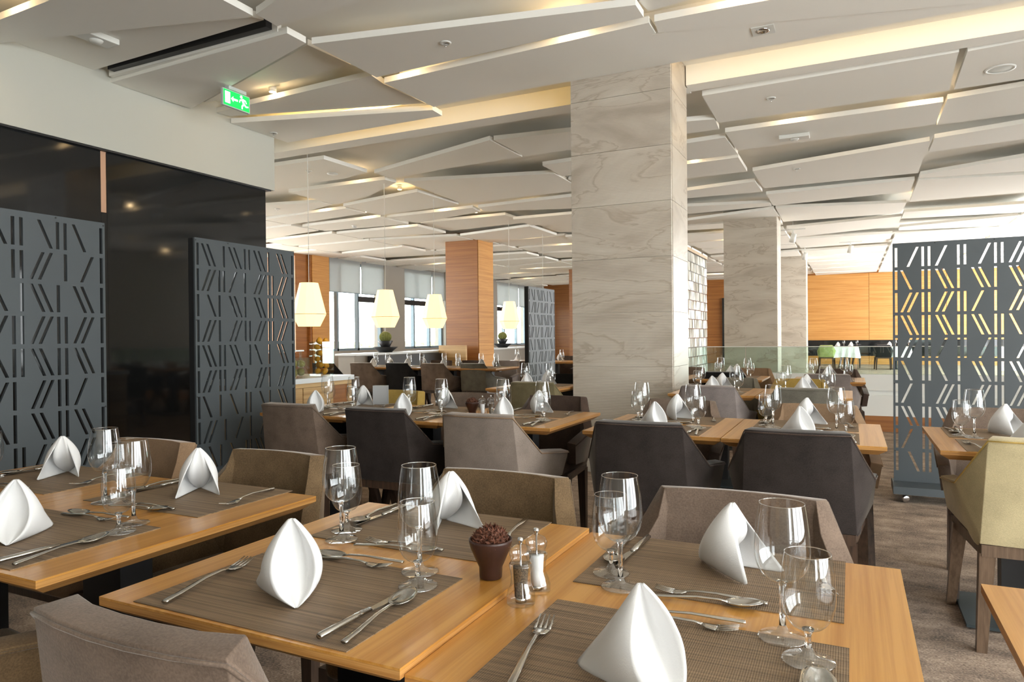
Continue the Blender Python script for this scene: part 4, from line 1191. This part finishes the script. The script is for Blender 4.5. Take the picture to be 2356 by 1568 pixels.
# ================================================================ HANGING LAMPS, CACTI
SHADE = MB().lathe([(0.115, 0.55), (0.212, 0.155), (0.135, 0.0)], 10, cap0=True, cap1=True, ph=0.3).mesh('shade')
SEAM = MB().tube([(0.213 * math.cos(2 * math.pi * (k + 0.3) / 10), 0.213 * math.sin(2 * math.pi * (k + 0.3) / 10), 0.155) for k in range(11)], 0.003, 5, False).mesh('seam')
LAMPS = [(6.83, 'nearest to the slotted screen'), (8.44, 'above the nearer cactus'), (9.79, 'left of the wooden column'), (12.59, 'above the further cactus'), (14.3, 'half hidden behind the furthest slotted screen')]
for y, w in LAMPS:
    t = thing('pendant_lamp', 'cream lantern shaped pendant lamp %s' % w, 'lamp', (-6.17, y, 1.362), 0, 'cream pendant lamps')
    put('lamp_shade', SHADE, 'lamp_shade', t)
    put('seam', SEAM, 'buffet_wood', t)
    put('cord', MB().lathe([(0.004, 0.55), (0.004, BASE_Z - 1.362)], 6).mesh('cord'), 'white_plastic', t)
def cactus(x, y, z, w):
    b = thing('planter_bowl', 'two stacked black bowls holding the %s cactus' % w, 'planter', (x, y, z))
    put('lower_dish', MB().lathe([(0.0005, 0), (0.14, 0), (0.17, 0.03), (0.27, 0.11), (0.265, 0.115), (0.15, 0.06), (0.0005, 0.06)], 28).mesh('lower_dish', True), 'black_bowl', b)
    put('upper_bowl', MB().lathe([(0.0005, 0.062), (0.06, 0.062), (0.08, 0.09), (0.165, 0.24), (0.16, 0.245), (0.0005, 0.22)], 28).mesh('upper_bowl', True), 'black_bowl', b)
    c = thing('barrel_cactus', 'round golden green barrel cactus in %s black bowl' % ('the nearer' if w == 'nearer' else 'the further'), 'cactus', (x, y, z + 0.225))
    m = MB(); n = 48; rows = 12
    v = []
    for i in range(rows):
        th = math.pi * (0.04 + 0.80 * i / (rows - 1))
        for j in range(n):
            rr = 0.125 * (1 + (0.06 if j % 2 == 0 else -0.05))
            a = 2 * math.pi * j / n
            v.append((rr * math.sin(th) * math.cos(a), rr * math.sin(th) * math.sin(a), 0.10 + 0.115 * math.cos(th)))
    m.add(v, [(i * n + (j + 1) % n, i * n + j, (i + 1) * n + j, (i + 1) * n + (j + 1) % n) for i in range(rows - 1) for j in range(n)] + [tuple(range(n))])
    put('body', m.mesh('cactus_body', fix=True), 'cactus_green', c)
    sp = MB()
    for i in range(1, rows):
        for j in range(0, n, 2):
            p = Vector(v[i * n + j]); d = (p - Vector((0, 0, 0.1))).normalized()
            t1 = d.cross(Vector((0, 0, 1))).normalized() * 0.003
            sp.add([p + t1, p - t1, p + d * 0.016 + Vector((0, 0, 0.004))], [(0, 1, 2)])
    put('spines', sp.mesh('spines'), 'cactus_spine', c)['kind'] = 'stuff'
cactus(-9.0, 12.3, 0.901, 'nearer')
cactus(-9.0, 17.9, 0.901, 'further')

# ================================================================ CEILING FITTINGS
DL_BODY = MB().lathe([(0.032, 0.0), (0.036, 0.0), (0.036, 0.05), (0.0005, 0.05)], 16).mesh('housing', True)
DL_LENS = MB().lathe([(0.0005, 0.006), (0.031, 0.006)], 16).mesh('lens')
NEARL = {
 (-3.47, 5.05): 'left end of the long slot above the middle of the room', (-1.91, 4.99): 'in the long slot left of the marble column', (-5.0, 5.065): 'beside the green exit sign',
 (-5.15, 2.78): 'in the top left corner', (-0.67, 4.97): 'at the top edge above the marble column', (-0.56, 8.02): 'left one in the long slot right of the marble column',
 (0.66, 7.99): 'right one in the long slot right of the marble column', (-0.45, 9.08): 'left one behind the track light', (0.70, 9.02): 'right one behind the track light', (-1.85, 9.38): 'close to the right side of the marble column'}
FARL = [(-6.45,8.06),(-6.51,9.32),(-6.57,10.67),(-8.45,9.71),(-8.23,10.66),(-6.44,11.72),(-8.3,11.85),(-5.17,11.6),(-2.6,9.38),(-2.3,10.6)]
for x0, x1, ym, a1, b1, g, g2 in SLOTS:
    if ym < 27 and rp.random() < 0.55 and x0 > -13:
        u = rp.uniform(0.2, 0.8)
        FARL.append((x0 + (x1 - x0) * u, (a1 + g / 2) * (1 - u) + (b1 + g2 / 2) * u))
def downlight(x, y, label, power):
    t = thing('slot_downlight', label, 'downlight', (x, y, 3.585), 0, 'warm downlights in the ceiling slots')
    put('housing', DL_BODY, 'white_plastic', t)
    put('lens', DL_LENS, 'downlight_glow', t)
    l = bpy.data.lights.new('downlight_lamp', 'POINT')
    l.energy = power; l.color = (1.0, 0.70, 0.36); l.shadow_soft_size = 0.025
    o = bpy.data.objects.new('downlight_lamp', l)
    C.objects.link(o); o.parent = t; o.location = (0, 0, -0.035)
for (x, y), w in NEARL.items(): downlight(x, y, 'warm glowing slot downlight %s' % w, 1.5)
for x, y in FARL: downlight(x, y, 'small warm glowing downlight in a slot of the far ceiling', 1.6)

def sprinkler(x, y, z, label):
    t = thing('sprinkler', label, 'sprinkler', (x, y, z), 0, 'ceiling sprinklers')
    put('plate', MB().lathe([(0.045, 0), (0.043, -0.006), (0.028, -0.008), (0.026, -0.004), (0.0005, -0.004)], 24).mesh('plate', True), 'white_plastic', t)
    put('head', MB().lathe([(0.008, -0.004), (0.008, -0.02), (0.005, -0.03), (0.012, -0.032), (0.0005, -0.036)], 12).mesh('head', True), 'chrome', t)
for x, y, w in ((-2.8, 4.64, 'on the big panel above the middle of the room'), (-5.72, 5.80, 'beside the white bulkhead corner'), (-6.6, 7.33, 'beyond the bulkhead over the far room'),
                (-0.68, 7.15, 'right of the marble column'), (-0.66, 10.36, 'behind the smoke detector'), (-9.0, 9.2, 'far left over the buffet')):
    sprinkler(x, y, 3.479, 'small chrome sprinkler head %s' % w)
def smoke(x, y, z, label):
    t = thing('smoke_detector', label, 'detector', (x, y, z), 0, 'ceiling smoke detectors')
    put('base', MB().lathe([(0.055, 0), (0.055, -0.015), (0.05, -0.02), (0.0005, -0.02)], 24).mesh('base', True), 'white_plastic', t)
    put('sensor', MB().lathe([(0.036, -0.0205), (0.034, -0.05), (0.026, -0.056), (0.0005, -0.056)], 20).mesh('sensor', True), 'white_plastic', t)
    put('vents', MB().lathe([(0.0365, -0.034), (0.0362, -0.042)], 20).mesh('vents', True), 'black_metal', t)
smoke(-0.55, 9.46, BASE_Z, 'white smoke detector on the ceiling between two light slots')
smoke(-9.0, 11.3, 3.479, 'white smoke detector on the far left ceiling')
def elight(x, y, z, label, sx=0.13, sy=0.13):
    t = thing('emergency_light', label, 'emergency light', (x, y, z), 0, 'ceiling emergency lights')
    put('case', baked(MB().box(-sx, sx, -sy, sy, -0.045, 0).mesh('case_raw'), [('BEVEL', dict(width=0.006, segments=2))], False), 'white_plastic', t)
    put('lens', MB().lathe([(0.05, -0.0455), (0.04, -0.06), (0.0005, -0.064)], 16).mesh('lens', True), 'white_plastic', t)
elight(-5.16, 3.42, 3.539, 'white box shaped emergency light above the bulkhead', 0.075, 0.14)
elight(-5.2, 8.33, BASE_Z, 'white box shaped emergency light beyond the lit cove', 0.075, 0.14)
t = thing('ceiling_speaker', 'round white ceiling loudspeaker at the upper right', 'loudspeaker', (1.17, 7.28, 3.479))
put('rim', MB().lathe([(0.115, 0), (0.112, -0.008), (0.095, -0.008), (0.093, -0.003)], 32).mesh('rim', True), 'white_plastic', t)
put('grille', MB().lathe([(0.093, -0.003), (0.05, -0.006), (0.0005, -0.007)], 32).mesh('grille', True), 'sign_frame', t)
t = thing('square_downlight', 'square white recessed spotlight above the marble column', 'downlight', (-0.58, 5.55, 3.487))
put('plate', MB().box(-0.08, 0.08, -0.08, 0.08, -0.004, 0).mesh('plate'), 'white_plastic', t)
put('ring', MB().lathe([(0.045, -0.004), (0.044, -0.010), (0.034, -0.010), (0.03, -0.005), (0.0005, -0.005)], 24).mesh('ring', True), 'chrome', t)
for x, y, w in ((-6.42, 7.6, 'near the lit cove'), (-6.2, 8.72, 'over the far left tables')):
    t = thing('ceiling_disc', 'flat round ceiling loudspeaker %s' % w, 'loudspeaker', (x, y, 3.479 if y < 8 else BASE_Z))
    put('rim', MB().lathe([(0.075, 0), (0.072, -0.007), (0.0005, -0.009)], 24).mesh('rim', True), 'white_plastic', t)
def track_spot(x, y, label, n):
    t = thing('track_spotlight', label, 'spotlight', (x, y, 3.479))
    if n: put('stem', MB().box(-0.01, 0.01, -0.01, 0.01, 0, BASE_Z - 3.479).mesh('stem'), 'white_plastic', t)
    put('track', MB().box(-0.25, 0.25, -0.017, 0.017, -0.02, 0).mesh('track'), 'white_plastic', t)
    put('arm', MB().box(-0.012, 0.012, -0.012, 0.012, -0.09, -0.02).mesh('arm'), 'white_plastic', t)
    put('head', MB().lathe([(0.0005, 0.09), (0.055, 0.09), (0.062, -0.09), (0.05, -0.09), (0.04, -0.03), (0.0005, -0.03)], 20).mesh('head', True), 'white_plastic', t, (0.0, 0, -0.19), (0.35, 0.25, 0))
elight(-0.57, 8.6, 3.479, 'flat white emergency light on the panel right of the marble column', 0.16, 0.07)
track_spot(-1.12, 16.3, 'white track spotlight beside the second marble column', 1)
track_spot(-1.10, 20.3, 'white track spotlight above the furthest marble column', 2)
track_spot(0.0, 19.2, 'white track spotlight above the orange wooden wall', 3)
t = thing('air_diffuser', 'long slim white air diffuser in the ceiling on the right', 'vent', (-0.17, 13.2, BASE_Z))
put('frame', MB().box(-0.5, 0.5, -0.06, 0.06, -0.012, 0).mesh('frame'), 'white_plastic', t)
for k in range(2): put('slot', MB().box(-0.46, 0.46, -0.03 + k * 0.035, -0.018 + k * 0.035, -0.0135, -0.0125).mesh('slot'), 'black_metal', t)
put('air_slot', MB().box(-5.72, -3.9, 3.89, 3.95, 3.53, 3.62).mesh('slot'), 'black_metal', ceil)
put('slot_trim', MB().box(-5.8, -3.85, 3.955, 3.995, 3.51, 3.62).mesh('trim'), 'ceiling_white', ceil)

# ---- exit signs: green box, white door, arrow and running figure
def exit_sign(x, y, z, rz, label, sc=1.0):
    t = thing('exit_sign', label, 'sign', (x, y, z), rz)
    t.scale = (sc, sc, sc)
    put('mount', MB().box(-0.10, 0.10, -0.028, 0.028, 0.075, 0.105).mesh('mount'), 'sign_frame', t)
    if sc > 1: put('rod', MB().box(-0.01, 0.01, -0.01, 0.01, 0.105, (BASE_Z - z) / sc).mesh('rod'), 'sign_frame', t)
    put('case', MB().box(-0.155, 0.155, -0.012, 0.012, -0.078, 0.074).mesh('case'), 'sign_frame', t)
    put('face', MB().box(-0.147, 0.147, -0.0145, -0.0125, -0.07, 0.067).mesh('face'), 'exit_green', t)
    def flat(name, polys):
        b = MB()
        for p in polys:
            n = len(p)
            v = [(q[0], -0.016, q[1]) for q in p] + [(q[0], -0.0148, q[1]) for q in p]
            b.add(v, [tuple(range(n)), tuple(range(n, 2 * n))[::-1]] + [((i + 1) % n, i, i + n, (i + 1) % n + n) for i in range(n)])
        put(name, b.mesh(name, fix=True), 'exit_white', t)
    flat('door', [[(-0.132, -0.05), (-0.075, -0.05), (-0.075, 0.052), (-0.132, 0.052)]])
    flat('arrow', [[(-0.066, 0.0), (-0.04, -0.026), (-0.04, -0.009), (0.012, -0.009), (0.012, 0.009), (-0.04, 0.009), (-0.04, 0.026)]])
    def limb(a, b, w):
        d = Vector((b[0] - a[0], b[1] - a[1])).normalized() * w; n = Vector((-d.y, d.x))
        return [(a[0] + n.x, a[1] + n.y), (a[0] - n.x, a[1] - n.y), (b[0] - n.x, b[1] - n.y), (b[0] + n.x, b[1] + n.y)]
    head = [(0.052 + 0.014 * math.cos(2 * math.pi * k / 12), 0.047 + 0.014 * math.sin(2 * math.pi * k / 12)) for k in range(12)]
    flat('runner', [head, limb((0.062, 0.03), (0.083, -0.012), 0.012), limb((0.083, -0.01), (0.06, -0.036), 0.008), limb((0.06, -0.034), (0.062, -0.06), 0.007),
                    limb((0.085, -0.012), (0.108, -0.03), 0.008), limb((0.106, -0.03), (0.135, -0.024), 0.006), limb((0.064, 0.026), (0.035, 0.012), 0.006), limb((0.036, 0.012), (0.032, -0.008), 0.005),
                    limb((0.07, 0.028), (0.1, 0.022), 0.006), limb((0.1, 0.022), (0.112, 0.0), 0.005)])
# faces the viewer obliquely (its plane runs with the room's depth)
exit_sign(-5.02, 4.63, 3.375, math.radians(90), 'green exit sign with running figure hanging beside the bulkhead')
exit_sign(-3.35, 30.3, 3.0, 0, 'small green exit sign above the dark far doorway', 1.6)
exit_sign(-7.55, 21.8, 3.1, 0, 'small green exit sign beyond the furthest slotted screen', 1.4)
t = thing('wall_switch', 'small white switch plate on the orange wooden pier', 'switch', (-13.5, 14.655, 1.35))
put('plate', MB().box(-0.06, 0.06, -0.012, 0, -0.08, 0.08).mesh('plate'), 'white_plastic', t)
put('button', MB().box(-0.02, 0.02, -0.018, -0.012, -0.04, 0.04).mesh('button'), 'black_metal', t)
